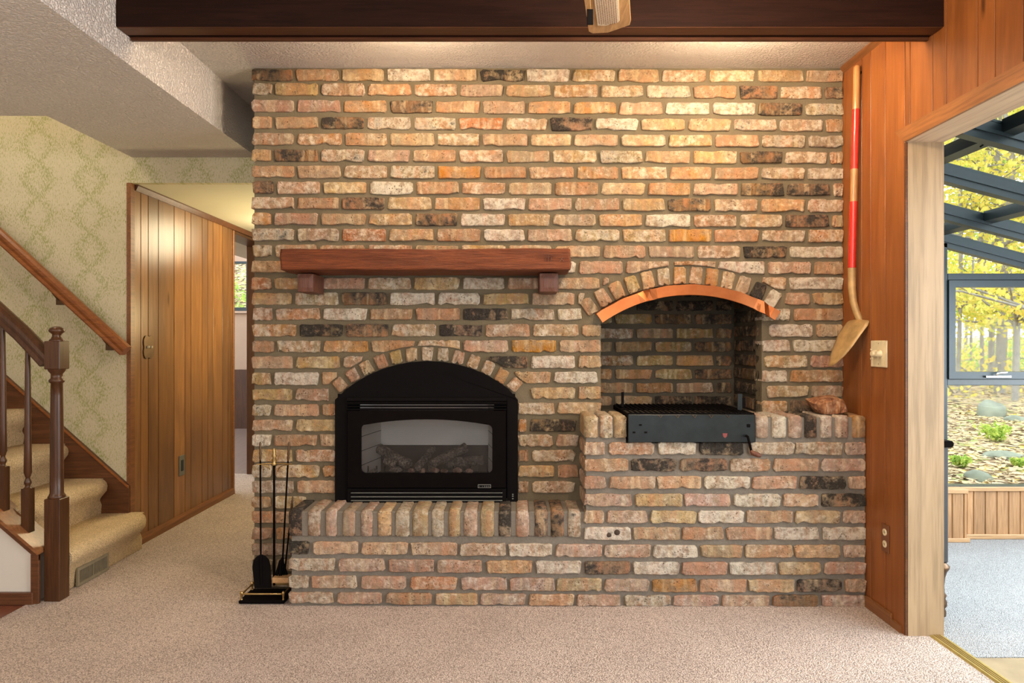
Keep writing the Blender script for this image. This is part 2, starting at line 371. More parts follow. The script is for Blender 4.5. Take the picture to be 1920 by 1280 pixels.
# ---- bricks
PAL = [(.60, .385, .225), (.60, .37, .235), (.56, .345, .21), (.64, .44, .26), (.62, .42, .28), (.58, .40, .28), (.54, .335, .215), (.64, .46, .28), (.60, .36, .20), (.56, .40, .27), (.52, .37, .25)]
KIND = {'K': ((.38, .28, .19), .80, .0), 'D': ((.34, .21, .125), .68, .1), 'G': ((.48, .36, .24), .48, .30), 'W': ((.60, .49, .37), 0, .42),
        'P': ((.55, .365, .265), .03, .12), 'R': ((.58, .27, .15), 0, .2), 'Y': ((.56, .41, .22), .1, .1), 'O': ((.57, .31, .13), .35, 0)}
def colour(o, kind, seed):
    r = random.Random(seed)
    if kind in KIND: c, s, l = KIND[kind]
    else:
        c = r.choice(PAL); s = r.choice([0, 0, 0, .05, .12]); l = r.choice([0, .05, .1, .25])
    j = .47+.17*r.random(); o.color = (c[0]*j, c[1]*j*(.97+.06*r.random()), c[2]*j*(.92+.16*r.random()), 1)
    o['soot'] = s; o['lime'] = l
def brick(parent, c, w_, h_, prot=.013, depth=.0, rot=None, clip=None, kind=None, name='brick', seed=0, n=6, chip=1.0, ends=(0, 0)):
    """c: centre of the face on the brick plane (its front); local x right, z up, -y out"""
    r = random.Random(seed*7919+13)
    e_ = min(r.uniform(.006, .014), w_*.15); xs_ = [-w_/2, -w_/2+e_]+[-w_/2+e_+(w_-2*e_)*i/(n-1)+r.uniform(-.3, .3)*w_/(n-1) for i in range(1, n-1)]+[w_/2-e_, w_/2]; n += 2
    top = [h_/2+r.uniform(-.0026, .0012) for _ in xs_]; bot = [-h_/2+r.uniform(-.0014, .0034) for _ in xs_]
    if r.random() < .55*chip: k = r.randrange(0, n); bot[k] += r.uniform(.004, .010)
    if r.random() < .35*chip: k = r.randrange(0, n); top[k] -= r.uniform(.002, .006)
    cr = r.uniform(.003, .010); 
    for k in (0, -1):
        top[k] -= cr*r.uniform(.5, 1.3); bot[k] += cr*r.uniform(.5, 1.3)
    sk = [r.uniform(-.0035, .0035) for _ in range(2)]
    if clip:
        keep = []
        for i, x in enumerate(xs_):
            lo, hi = clip(x, bot[i], top[i])
            if hi-lo > .014: keep.append((x, lo, hi))
        if len(keep) < 2 or keep[-1][0]-keep[0][0] < .016: return None
        xs_ = [k[0] for k in keep]; bot = [k[1] for k in keep]; top = [k[2] for k in keep]; n = len(keep)
    back = depth if depth else .006
    mid = [((b+t)/2) for b, t in zip(bot, top)]
    rd = .0034
    ring = lambda ins, y: [(x+(ins if i == 0 else -ins if i == n-1 else 0)+(sk[0] if i == 0 else sk[1] if i == n-1 else 0), y, t-ins) for i, (x, t) in enumerate(zip(xs_, top))] + \
                          [(x+(ins if i == 0 else -ins if i == n-1 else 0)-(sk[0] if i == 0 else sk[1] if i == n-1 else 0), y, b+ins) for i, (x, b) in reversed(list(enumerate(zip(xs_, bot))))]
    f_ = lambda: r.uniform(-.0020, .0022)
    r0 = ring(0, back+prot); r1 = ring(0, rd); r2 = [(x, y+f_(), z) for x, y, z in ring(rd, 0)]
    m_ = 2*n; vs = r0+r1+r2; fs = []
    for a in (0, m_):
        for i in range(m_): fs.append((a+i, a+(i+1) % m_, a+m_+(i+1) % m_, a+m_+i))
    mids = [(x+(rd if i == 0 else -rd if i == n-1 else 0), f_()-.0008, m) for i, (x, m) in enumerate(zip(xs_, mid))]
    b0 = len(vs); vs += mids
    T = lambda i: 2*m_+i; B = lambda i: 2*m_+(2*n-1-i); M = lambda i: b0+i
    for i in range(n-1): fs += [(T(i+1), T(i), M(i), M(i+1)), (M(i+1), M(i), B(i), B(i+1))]
    fs += [(M(0), T(0), B(0)), (M(n-1), B(n-1), T(n-1))]
    me = bpy.data.meshes.new(name)
    me.from_pydata(vs, [], fs); me.polygons.foreach_set('use_smooth', [False]*len(fs)); me.materials.append(BRICK); me.update()
    o = bpy.data.objects.new(name, me); COL.objects.link(o); o.parent = parent
    o.matrix_local = Matrix.Translation(Vector(c)-Vector(parent.location)) @ (rot if rot else Matrix.Identity(4))
    colour(o, kind, seed); return o
LV = [139.5,166,197.5,229,259.5,290.5,321,351,380,410,439.5,470,499.5,531.5,560,588.5,619,649.5,679.5,710,740,769.5,797.5,825.5,854.5,883.5,913,942,969.5,1000.5,1030.5,1060,1089,1118]
RV = [142,173,204.5,234.5,264.5,295,325,355,385,414,442,472.5,502,531,560,589.5,619.5,648,677.5,705,734,762]+[798,826,855,884,914,943,971,1001,1031,1061,1090,1119]
marks = """1:510D,948K,765W,1027W 2:492G,1165G,1253G,1426D,1578D 3:777D,1290W,1377W,1463D,1545G,515P,595P 4:645D,727G,815G,893R,1071K,1160W,1417G 5:510P,1465G,1548G
6:553D,640G,1165G,1422D 7:855O,770G,1468G,1550W 8:492D,725W,1420D,1510D 9:677D,945W,1300D 10:560P,820D,908W,1250W,1507D 11:512G,597G,683R,945W,1133G,1300O 12:492G,1425K,1510W
13:1000W,1400W 14:492R,650P,735G,820Y,910W,1000P,1540W 15:600G,690D,783W,872W,960Y,1430W 16:645W,908K,1000G,1465W,1090W 17:598K,689D,780G,868K,950P,1490W 18:555G,1000O,1550W,1437W 19:955K,600Y,1043W,1540P
20:492Y,557W,1050W,1445W 21:515Y,592P,1460G 22:492G,1550D 23:1042K,515P 24:492W,985G 25:515Y 26:492G 27:545G""".split()
MK = {}
for tok in ' '.join(marks).split():
    a, b = tok.split(':'); MK[int(a)] = [(float(q[:-1]), q[-1]) for q in b.split(',')]
rows_joint = {1: [551,638,723,810,897,985,1071,1157,1239,1328,1419,1510], 2: [512,599,687,774,860,946,1036,1124,1210,1298,1385,1462,1545], 3: [554,641,728,814,902,988,1073,1159,1246,1334,1420,1508],
 4: [512,599,685,773,858,946,1029,1114,1200,1288,1374,1460,1547]}
def half_h(v): return 11.4
nid = 0
for ri in range(28):
    row = ri+1; lv, rv = LV[ri], RV[ri]
    if row in rows_joint: js = list(rows_joint[row])
    else:
        rr = random.Random(row*31); pitch = 87.2 if row < 12 else 88.2
        st_ = (553 if row % 2 else 512)+rr.uniform(-3, 3); js = []; q = st_
        while q < 1570: js.append(q+rr.uniform(-2.5, 2.5)); q += pitch+rr.uniform(-.5, .5)
    if 1588-js[-1] < 24: js.pop()
    js = [468]+js+[1592]
    for k, (a, b) in enumerate(zip(js, js[1:])):
        nid += 1
        u0, u1 = a+3.6, b-3.8; um = (u0+u1)/2; vc = lv+(rv-lv)*(um-500)/1050
        x0, x1 = X(u0, YW), X(u1, YW)
        if k == 0: x0 = XL+R.uniform(-.004, .004)
        if b == 1592: x1 = XR-.001
        # openings
        def seg_list(x0, x1, z):
            cuts = []
            if NZ0-.01 < z < NA[1]+NA[2]+.1: cuts.append((NX0, NX1)) if z < 1.345 else None
            if z < .91: cuts.append((FX0-.012, FX1+.014))
            segs = [(x0, x1)]
            for c0, c1 in cuts:
                ns = []
                for s0, s1 in segs:
                    if s1 <= c0 or s0 >= c1: ns.append((s0, s1)); continue
                    if s0 < c0: ns.append((s0, c0-.001))
                    if s1 > c1: ns.append((c1+.001, s1))
                segs = ns
            if z < .847: segs = [(s0, min(s1, .315)) for s0, s1 in segs if s0 < .30]
            if z < .425: segs = [(s0, min(s1, -.985)) for s0, s1 in segs if s0 < -.99]
            return [s for s in segs if s[1]-s[0] > .03]
        z = Z(vc, YW)
        hh = 11.5+R.uniform(-.7, .7)
        kind = None
        for mu, mk in MK.get(row, []):
            if abs(mu-um) < 44 and u0-3 < mu < u1+3: kind = mk
        for s0, s1 in seg_list(x0, x1, z):
            cx = (s0+s1)/2; h_ = 2*hh*YW/F
            def clip(lx, lo, hi, cx=cx, z=z):
                x = cx+lx
                for (ax, az, ar), th in ((NA, .090), (FA, .072)):
                    amx = math.sin(math.radians((35.5 if x < ax else 33) if ax == NA[0] else 41)); rr_ = ar+th+.002
                    if z > az+ar*math.sqrt(1-amx*amx)-.015:
                        if abs(x-ax) < rr_*amx+.004:
                            ct = circ_top(x, ax, az, rr_)
                            if z+lo < ct: lo = min(ct-z, hi)
                return lo, hi
            near = abs(z-1.35) < .35 and s1 > NX0-.2 or (z < 1.2 and s1 > FX0-.1 and s0 < FX1+.1)
            y = YW+R.uniform(-.0015, .003)
            brick(wall, (cx, y, z), s1-s0, h_, .011, .09 if k == 0 or abs(s1-NX0) < .01 or abs(s0-NX1) < .01 else 0, clip=clip if near else None, kind=kind, seed=nid, n=10 if near else 6)
# bottom rows of the strip left of the hearth
for ri in range(28, 34):
    z = Z(LV[ri], YW)
    for (u0, u1) in (((472, 546), (556, 620)) if ri % 2 == 0 else ((472, 509), (518, 590))):
        nid += 1; brick(wall, ((X(u0, YW)+X(min(u1, 566), YW))/2, YW, z), X(min(u1, 566), YW)-X(u0, YW), .057, .011, .09 if u0 < 500 else 0, seed=nid) if u0 < 560 else None
# side (hall) face of the chimney: brick ends seen on edge
RZ90 = Matrix.Rotation(-math.pi/2, 4, 'Z')
for ri in range(0, 34, 1):
    z = Z(LV[ri], YW); nid += 1
    for q in range(2):
        o = brick(wall, (XL+.010, YW+.125+(.11 if ri % 2 else .02)+.215*q, z), .2, .057, .011, rot=RZ90, seed=nid+q*500)
# arches
def arch(parent, A, a0, a1, cnt, ln, wd, seedb, kinds=None, y=YW):
    for i in range(cnt):
        th = math.radians(a0+(a1-a0)*i/(cnt-1)); rr_ = A[2]+ln/2+.002
        c = (A[0]+rr_*math.sin(th), y+R.uniform(-.002, .001), A[1]+rr_*math.cos(th))
        brick(parent, c, wd, ln, .011, .08, rot=Matrix.Rotation(th, 4, 'Y'), kind=(kinds or {}).get(i), seed=seedb+i, n=5, name='arch_brick')
arch(wall, NA, -35.2, 30.5, 13, .083, .057, 3000, {3: 'Y', 5: 'G', 11: 'K', 12: 'W', 8: 'O'})
arch(wall, FA, -39, 39, 13, .066, .052, 3100, {6: 'G', 7: 'G', 0: 'P', 4: 'Y', 10: 'G', 8: 'P'})
# ---- niche interior: smoky, with its shade put into brick and mortar colours
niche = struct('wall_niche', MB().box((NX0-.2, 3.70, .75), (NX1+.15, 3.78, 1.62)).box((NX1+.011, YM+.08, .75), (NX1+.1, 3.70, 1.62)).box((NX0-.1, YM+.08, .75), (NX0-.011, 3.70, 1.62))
               .box((NX0-.1, YM+.085, 1.50), (NX1+.1, 3.70, 1.58)).box((NX0-.02, YM, NZ0-.06), (NX1+.02, 3.70, NZ0-.012)), mortar_mat('smoky_shaded_mortar', (.060, .050, .036), (.10, .082, .058)), 'arched brick barbecue recess with smoky back wall', 'wall')
BV = [547, 573, 598, 625, 650, 676, 701.5, 727, 752]
for i, vv in enumerate(BV):
    st_ = 1191 if i % 2 else 1151
    js = [1080]+[st_+75*k for k in range(-1, 5)]
    for a, b in zip(js[1:], js[2:]):
        u0, u1 = a+3, b-4; x0, x1 = max(X(u0, 3.69), NX0-.05), min(X(u1, 3.69), NX1-.006)
        if x1-x0 < .03: continue
        nid += 1; brick(niche, ((x0+x1)/2, 3.69, Z(vv, 3.69)), x1-x0, .056, .010, kind='K' if i in (0, 1, 8) and x0 > .6 else 'D' if x0 > .95 else R.choice([None, 'Y', 'P', 'D' if i < 3 else None]), seed=nid)  # darker kinds towards the right paint in the recess's shade
for i, vv in enumerate(LV[13:22]):
    z = Z(RV[13+i], YW)
    ys = [(3.285, 3.46), (3.465, 3.675)] if i % 2 else [(3.285, 3.37), (3.375, 3.57), (3.575, 3.68)]
    for a, b in ys:
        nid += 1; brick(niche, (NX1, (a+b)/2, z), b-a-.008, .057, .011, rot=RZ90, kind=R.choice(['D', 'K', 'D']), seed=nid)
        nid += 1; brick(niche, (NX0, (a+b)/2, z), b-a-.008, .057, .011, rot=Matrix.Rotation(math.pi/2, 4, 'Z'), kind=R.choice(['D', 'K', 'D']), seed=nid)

for b_ in niche.children: b_.color = (b_.color[0]*.72, b_.color[1]*.72, b_.color[2]*.68, 1)  # all recess bricks darkened further to stand for its shade
# ------------------------------------------------------------------ brick hearth and barbecue base
hx0 = X(541, YH); bx0 = X(1095, YH); GX0, GX1 = X(1176, YH), X(1417, YH); GZ = Z(829, YH)
hearth = thing('brick_hearth', 'raised brick hearth stepping up to a waist-high barbecue base', 'hearth', (.3, YH+.1, 0))
yh = YH+.013
core = MB().box((hx0+.01, yh, 0), (bx0+.01, YM, .418)).box((bx0+.01, yh, 0), (XR-.002, YM, GZ-.006)).box((bx0+.01, yh, GZ-.006), (GX0-.004, YM, .840)).box((GX1+.004, yh, GZ-.006), (XR-.002, YM, .840))
core.build('mortar_core', MORTAR2, hearth)
RV7 = dict(
 r1=(841, '1096-1134P 1142-1227 1235-1305W 1312-1394K 1405-1490G 1493-1580G 1586-1627P'),
 r2=(872, '1096-1178 1184-1269K 1276-1364D 1370-1445 1452-1536 1541-1626P'),
 r3=(905, '1096-1136P 1144-1229 1233-1315 1321-1407W 1412-1494 1501-1586K 1592-1627'),
 r4=(938, '1096-1184 1192-1280Y 1284-1370P 1377-1464W 1470-1535 1542-1627K'),
 r5=(969.5, '1096-1133 1139-1214P 1221-1306Y 1310-1395W 1401-1487 1492-1576Y 1582-1627'),
 r6=(1000.7, '1096-1183W 1188-1276 1280-1357 1363-1449 1453-1536W 1544-1627W'),
 r7=(1034, '541-578K 587-671 678-764 771-857P 863-948 954-1035W 1043-1129P 1134-1220P 1226-1308W 1315-1392Y 1398-1487 1491-1576 1583-1627P'),
 r8=(1066, '541-627G 634-721P 729-813P 820-903P 913-997 1005-1089W 1097-1182D 1188-1274W 1280-1364 1369-1456W 1462-1540Y 1547-1627P'),
 r9=(1098.5, '541-578G 584-668P 677-761P 770-856R 865-950P 956-1040P 1044-1128Y 1134-1217 1224-1307O 1313-1400 1405-1490 1496-1579K 1586-1627'),
 r10=(1127, '541-624 632-715P 724-809 817-895Y 901-985P 993-1076 1082-1163P 1172-1258G 1264-1348P 1355-1443P 1450-1535D 1542-1627P'))
dl = [0]*6+[-7, -7.5, -7.5, -6]
for i, (k, (vr, txt)) in enumerate(RV7.items()):
    for tok in txt.split():
        kd = tok[-1] if tok[-1].isalpha() else None; a, b = (float(q) for q in tok.rstrip('PWKGDYRO').split('-'))
        um = (a+b)/2; vv = vr+dl[i]*max(0, (1250-um)/700); x0, x1 = X(a, YH), X(b, YH)
        if b > 1620: x1 = XR-.002
        zc = Z(vv, YH); hh = .0575 if i < 9 else .052
        nid += 1; left = (a < 545) or (i < 6 and a < 1100)
        brick(hearth, ((x0+x1)/2, YH+R.uniform(-.002, .002), zc), x1-x0, hh, .011, .10 if left else 0, kind=kd, seed=nid, n=8)
# left ends (return faces)
RZL = Matrix.Rotation(-math.pi/2, 4, 'Z')
for i, vv in enumerate((1027, 1058, 1091, 1121)):
    nid += 1; brick(hearth, (hx0, YH+.16, Z(vv, YH)), .085 if i % 2 == 0 else .09, .057, .011, rot=RZL, seed=nid)
for i, vv in enumerate((841, 872, 905, 938)):
    nid += 1; brick(hearth, (bx0, YH+.16, Z(vv, YH)), .085, .057, .011, rot=RZL, seed=nid)
# rowlock course: bricks on edge, running front to back
def rowlock(x0, x1, z0, z1, y0=YH, y1=YW, kind=None, seed=0, topk=None):
    r = random.Random(seed); ny = 5; vs = []; rd = .006
    prof = []
    for k in range(3): q = math.pi/2*k/2; prof.append((rd*(1-math.sin(q)), rd*(1-math.cos(q))))  # rounding
    secs = []
    ysx = [(y0, rd), (y0+rd*.3, rd*.3), (y0+rd, 0)]+[(y0+(y1-y0)*t, 0) for t in (.3, .6, 1)]
    zs = [z0, (z0*2+z1)/3, (z0+2*z1)/3, z1]
    bm = MB().box((0, 0, 0), (1, 1, 1))
    # grid box: x 4 * y 5 * z 4 surface with jitter and rounded edges
    gx, gy, gz = [0, .12, .5, .88, 1], [0, .03, .25, .5, .75, 1], [0, .1, .4, .7, .92, 1]
    idx = {}; vv_ = []; ff = []
    def vert(i, j, k):
        key = (i, j, k)
        if key in idx: return idx[key]
        x = x0+(x1-x0)*gx[i]; y = y0+(y1-y0)*gy[j]; z = z0+(z1-z0)*gz[k]
        ex = (i in (0, 4)); ey = (j == 0); ez = (k in (0, 5))
        ins = .0035*(ex+ey+ez-1)
        if ins > 0:
            x += (ins if i == 0 else -ins if i == 4 else 0); y += ins if ey else 0; z += (ins if k == 0 else -ins if k == 5 else 0)
        x += r.uniform(-.001, .001); y += r.uniform(-.002, .002) if j < 5 else 0; z += r.uniform(-.0022, .0015)
        idx[key] = len(vv_); vv_.append((x, y, z)); return idx[key]
    for i in range(4):
        for k in range(5): ff.append((vert(i, 0, k), vert(i+1, 0, k), vert(i+1, 0, k+1), vert(i, 0, k+1)))
    for i in range(4):
        for j in range(5): ff.append((vert(i, j, 5), vert(i+1, j, 5), vert(i+1, j+1, 5), vert(i, j+1, 5)))
    for j in range(5):
        for k in range(5):
            ff.append((vert(4, j, k), vert(4, j+1, k), vert(4, j+1, k+1), vert(4, j, k+1))); ff.append((vert(0, j+1, k), vert(0, j, k), vert(0, j, k+1), vert(0, j+1, k+1)))
    m = MB(); m.add(vv_, ff, True); o = m.build('rowlock_brick', BRICK, hearth, origin=((x0+x1)/2, (y0+y1)/2, z0)); colour(o, kind, seed); return o
low = [(541,565,'K'),(577,600,None),(610,631,'P'),(642,665,None),(676,698,'P'),(708,733,None),(741,767,'G'),(773,802,'Y'),(809,832,'G'),(841,863,'Y'),(870,895,'P'),(901,926,'Y'),(935,958,'K'),(968,992,'P'),(1003,1027,'D'),(1033,1057,'D'),(1065,1089,'G')]
for i, (a, b, kd) in enumerate(low):
    rowlock(X(a, YH), X(b, YH), Z(1006+(a-560)*.004, YH), .4265+R.uniform(-.003, .003), kind=kd, seed=4000+i)
    if i: MB().bbox((X(low[i-1][1], YH)-.002, YH+.008, .31), (X(a, YH)+.002, YW, .421), .003, 1).build('mortar_joint', MORTAR2, hearth)
up = [(1096,1121,'Y'),(1125,1149,'G'),(1152,1175,'Y'),(1418,1441,'P'),(1449,1475,'W'),(1480,1504,'P'),(1510,1532,'K'),(1540,1561,'W'),(1568,1591,'P'),(1600,1626,'O')]
for i, (a, b, kd) in enumerate(up):
    rowlock(X(a, YH), min(X(b, YH), XR-.003), Z(822, YH), .849+R.uniform(-.002, .002), kind=kd, seed=4100+i)
for b_ in hearth.children:
    if 'brick' in b_.name: c_ = b_.color; g_ = sum(c_[:3])/3; b_.color = tuple((q*.82+g_*.18)*1.16 for q in c_[:3])+(1,)
# two burnt holes in one brick
for u, v in ((1141, 1003), (1157, 998)):
    p = P(u, v, YH-.0005); m = MB().lathe((0, 0, 0), [(.0005, .002), (.012, .0015), (.014, 0)], 12)
    o = m.build('nail_hole', plain('rusty_hole', (.045, .028, .018), .9), None); o.rotation_euler = (math.pi/2, 0, 0); o.location = p; o.parent = hearth; o.matrix_parent_inverse = Matrix.Translation(-Vector(hearth.location))

# ------------------------------------------------------------------ mantel
def rough_beam(a, b, nx, ny, nz, amp, seed):
    """box with a subdivided, hewn surface"""
    m = MB(); idx = {}; vv = []; ff = []
    def vert(i, j, k):
        if (i, j, k) in idx: return idx[(i, j, k)]
        p = Vector((a[0]+(b[0]-a[0])*i/nx, a[1]+(b[1]-a[1])*j/ny, a[2]+(b[2]-a[2])*k/nz))
        q = noise.noise_vector(Vector((p.x*5+seed, p.y*18, p.z*18)))*amp+noise.noise_vector(Vector((p.x*14+seed, p.y*60, p.z*60)))*amp*.6
        e = (i in (0, nx))+(j in (0, ny))+(k in (0, nz))
        c = Vector(((a[0]+b[0])/2, (a[1]+b[1])/2, (a[2]+b[2])/2))
        if e > 1:
            q += Vector(((-.003 if p.x > c.x else .003) if i in (0, nx) else 0, (-.004 if p.y > c.y else .004) if j in (0, ny) else 0, (-.004 if p.z > c.z else .004) if k in (0, nz) else 0))
        idx[(i, j, k)] = len(vv); vv.append(tuple(p+q)); return idx[(i, j, k)]
    for i in range(nx):
        for j in range(ny):
            for k in (0, nz): ff.append((vert(i, j, k), vert(i+1, j, k), vert(i+1, j+1, k), vert(i, j+1, k)))
        for k in range(nz):
            for j in (0, ny): ff.append((vert(i, j, k), vert(i+1, j, k), vert(i+1, j, k+1), vert(i, j, k+1)))
    for j in range(ny):
        for k in range(nz):
            for i in (0, nx): ff.append((vert(i, j, k), vert(i, j+1, k), vert(i, j+1, k+1), vert(i, j, k+1)))
    m.add(vv, ff, False)
    bm = bmesh.new(); vs = [bm.verts.new(p) for p in m.v]
    for f in m.f: bm.faces.new([vs[i] for i in f])
    bmesh.ops.recalc_face_normals(bm, faces=bm.faces); bm.verts.index_update()
    out = MB(); out.add([v.co[:] for v in bm.verts], [[v.index for v in f.verts] for f in bm.faces]); bm.free(); return out
MY = 3.0
mt = thing('mantel_shelf', 'rough-hewn red-brown timber mantel shelf on two wooden corbels', 'mantel', (X(797, MY), YW, Z(507, MY)))
rough_beam((X(524, MY), MY, Z(507, MY)), (X(1071, MY), YW-.001, Z(465, MY)), 110, 10, 12, .0042, 3).build('timber', MANTEL, mt)
for a, b in ((556, 588), (1011, 1048)):
    rough_beam((X(a, 3.067), 3.067, Z(548, 3.067)), (X(b, 3.067), YW-.001, Z(507, MY)-.003), 4, 8, 4, .0015, a).build('corbel', CORBEL, mt)
# carved mark near the right end of the timber
MK_ = []
for (u0, v0, u1, v1) in ((1020, 477, 1036, 477), (1028, 473, 1028, 490), (1023, 482, 1023, 490), (1033, 482, 1033, 490), (1023, 482, 1033, 482), (1048, 476, 1056, 478), (1051, 484, 1057, 490), (1056, 482, 1049, 491)):
    MB().tube([P(u0, v0, MY+.0005), P(u1, v1, MY+.0005)], .0016, 4).build('carved_stroke', CORBEL, mt)

# ------------------------------------------------------------------ gas fireplace insert
fp = thing('fireplace_insert', 'black arched gas fireplace insert with glass front and log set', 'fireplace', (FA[0], YW, .425))
yf = 3.235
def uv2(pts, d): return [(X(u, d), Z(v, d)) for u, v in pts]
def ring_prism(outer, inner, y0, y1):
    """plate with a hole: both outlines have the same count"""
    m = MB(); n = len(outer)
    vs = [(x, y0, z) for x, z in outer]+[(x, y0, z) for x, z in inner]+[(x, y1, z) for x, z in outer]+[(x, y1, z) for x, z in inner]
    fs = []
    for i in range(n):
        j = (i+1) % n
        fs += [(i, j, n+j, n+i), (2*n+j, 2*n+i, 3*n+i, 3*n+j), (j, i, 2*n+i, 2*n+j), (n+i, n+j, 3*n+j, 3*n+i)]
    return m.add(vs, fs)
arcp = [(801+246.5*math.sin(math.radians(a)), 923.5-246.5*math.cos(math.radians(a))) for a in [-41.5+83*i/24 for i in range(25)]]
# outer steel surround: arch on top, window cut for the stove face
out = [(628, 949), (628, 750), (636, 742)]+arcp[1:-1]+[(965, 743), (971, 752), (971, 951)]
inn_box = (651, 949.5, 951, 746)
def project_inner(p):
    u, v = p; return (min(max(u, inn_box[0]), inn_box[2]), min(max(v, inn_box[3]), inn_box[1]))
inner = [project_inner(p) for p in out]
# arched plate above + side strips as separate solid prisms
sur = MB()
top = [(628, 749), (636, 742)]+arcp[1:-1]+[(965, 743), (971, 750)]
sur.prism(uv2([(628, 749)]+top[1:]+[(971, 749)], yf)[::-1], 'y', yf, YW+.03)
sur.prism(uv2([(628, 949), (628, 749), (651, 749), (651, 949)], yf), 'y', yf, YW+.03)
sur.prism(uv2([(951, 951), (951, 749), (971, 749), (971, 951)], yf), 'y', yf, YW+.03)
sur.build('surround', BLACK, fp)
yd = 3.215
def bxp(u0, v0, u1, v1, y0, y1, bev=.002): return MB().bbox((X(u0, y0), y0, Z(v1, y0)), (X(u1, y0), y1, Z(v0, y0)), bev, 1)
tl = bxp(650, 745, 950, 752, yd, YW); tl.build('louvre_housing', BLACK, fp)
for v in (754.5, 757, 762): bxp(650, v-1.2, 950, v+1.0, yd-.004+.001*(v-754), YW).build('top_louvre', BLACK, fp)
bxp(650, 766, 950, 769, yd+.01, YW).build('shadow_gap', BLACK, fp)
# door frame with the arched window
def wpts(n=8, g=0):
    pts = []; u0, u1, vt, vb, vm = 676-g, 923+g, 796, 888+g, 785.5-g
    def arc(cu, cv, r, a0, a1): return [(cu+r*math.cos(math.radians(a0+(a1-a0)*i/4)), cv-r*math.sin(math.radians(a0+(a1-a0)*i/4))) for i in range(5)]
    pts += arc(u0+9, vb-9, 9, 270, 180); pts += arc(u0+9, vt+9-g, 9, 180, 110)
    pts += [(u0+12+(u1-u0-24)*i/12, vt-.5-g-(vt-vm-1)*(1-((i-6)/6)**2)) for i in range(1, 12)]
    pts += arc(u1-9, vt+9-g, 9, 70, 0); pts += arc(u1-9, vb-9, 9, 0, -90); return pts
wp_ = wpts(); rect = (651.5, 770, 948.5, 914)
cu, cv = 799.5, 838
def ray_rect(p):
    du, dv = p[0]-cu, p[1]-cv; k = min(((rect[2]-cu)/du if du > 0 else (rect[0]-cu)/du) if abs(du) > 1e-6 else 9e9, ((rect[3]-cv)/dv if dv > 0 else (rect[1]-cv)/dv) if abs(dv) > 1e-6 else 9e9)
    return (cu+du*k, cv+dv*k)
outr = [ray_rect(p) for p in wp_]
# snap the ray nearest each corner to the corner itself
for c in ((rect[0], rect[3]), (rect[0], rect[1]), (rect[2], rect[1]), (rect[2], rect[3])):
    i = min(range(len(outr)), key=lambda q: (outr[q][0]-c[0])**2+(outr[q][1]-c[1])**2); outr[i] = c
ring_prism(uv2(outr, yd), uv2(wp_, yd), yd, yd+.022).build('door_frame', BLACKP, fp)
gp = [(x, z) for x, z in uv2(wpts(g=2), yd)]
MB().prism(gp, 'y', yd+.016, yd+.019).build('glass_pane', FIREGLASS, fp)
bxp(651.5, 915, 948.5, 918, yd+.012, YW).build('shadow_gap', BLACK, fp)
lf = bxp(651, 916, 949, 949, yd+.006, YW); lf.build('lower_panel', BLACK, fp)
for v, c in ((920.5, BLACKP), (923.5, LOUVRE), (931, LOUVRE), (938, LOUVRE)):
    MB().bbox((X(658, yd), yd-.004, Z(v+.7, yd)), (X(942, yd), yd+.01, Z(v-.5, yd)), .0006, 1).build('louvre_slat', c, fp)
pl = bxp(896, 908, 920.5, 914.6, yd-.0015, yd+.001, .0003); nb = pl.build('name_badge', LOUVRE, fp)
bxp(897, 909, 919.5, 913.6, yd-.0019, yd-.001, .0001).build('badge_face', BLACK, nb)
tx = bpy.data.curves.new('badge_lettering', 'FONT'); tx.body = 'FIREPLACE'; 
# the badge lettering is unreadable in the photograph: small raised ticks of its size
bpy.data.curves.remove(tx)
tk = MB()
for u, h in ((898.5, 1), (904, 1.2), (908, 2.4), (911.2, 2), (914.2, 1.5), (916.4, 1.5)):
    tk.box((X(u, yd), yd-.0024, Z(911.3+h/2, yd)), (X(u+1.1, yd), yd-.0018, Z(911.3-h/2, yd)))
tk.build('badge_lettering', LOUVRE, nb)
rk = MB()
for v in (926.5, 930, 934.5): rk.box((X(960, yf), yf-.001, Z(v+1, yf)), (X(963, yf), yf, Z(v-1, yf)))
rk.build('control_mark', LOUVRE, fp)
# firebox interior
fy0, fy1 = YW+.015, 3.55
fx0, fx1 = X(668, 3.25), X(931, 3.25); fz0, fz1 = Z(905, 3.25), Z(772, 3.25)
REFR = plain('hazed_refractory', (.88, .85, .80), .9, 0, .2, .06, 4); SOOTY = plain('dark_sooty_lining', (.05, .045, .04), .9, 0, .2, .3, 10)  # refractory lightened to carry the haze of reflections in the glass
fb = MB(); fb.box((fx0+.06, fy1, fz0+.13), (fx1-.05, fy1+.02, fz1+.04)); fb.build('back_lining', REFR, fp)
MB().box((fx0+.06, fy1-.002, fz0), (fx1-.05, fy1+.02, fz0+.135)).build('sooted_back', SOOTY, fp)
for s, (xa, xb) in enumerate(((fx0, fx0+.06), (fx1, fx1-.05))):
    th = .012*(1 if s == 0 else -1)
    MB().prism([(xa, fy0), (xa-th, fy0), (xb-th, fy1), (xb, fy1)][::(1 if s else -1)], 'z', fz0, fz1+.04).build('side_lining', REFR, fp)
    sg = MB()
    for q in (.07, .14, .21):
        z = fz0+q; sg.quad((xa+.0006*(1 if s == 0 else -1), fy0, z), (xb+.0006*(1 if s == 0 else -1), fy1, z), (xb+.0006*(1 if s == 0 else -1), fy1, z+.003), (xa+.0006*(1 if s == 0 else -1), fy0, z+.003))
    sg.build('lining_joint', SOOTY, fp)
MB().box((X(632, YW), YW+.012, .43), (fx0+.012, YW+.03, .93)).box((fx1-.012, YW+.012, .43), (X(966, YW), YW+.03, .93)).build('side_filler', BLACK, fp)
MB().box((fx0-.02, fy0, fz0-.02), (fx1+.02, fy1+.02, fz0)).build('firebox_floor', SOOTY, fp)
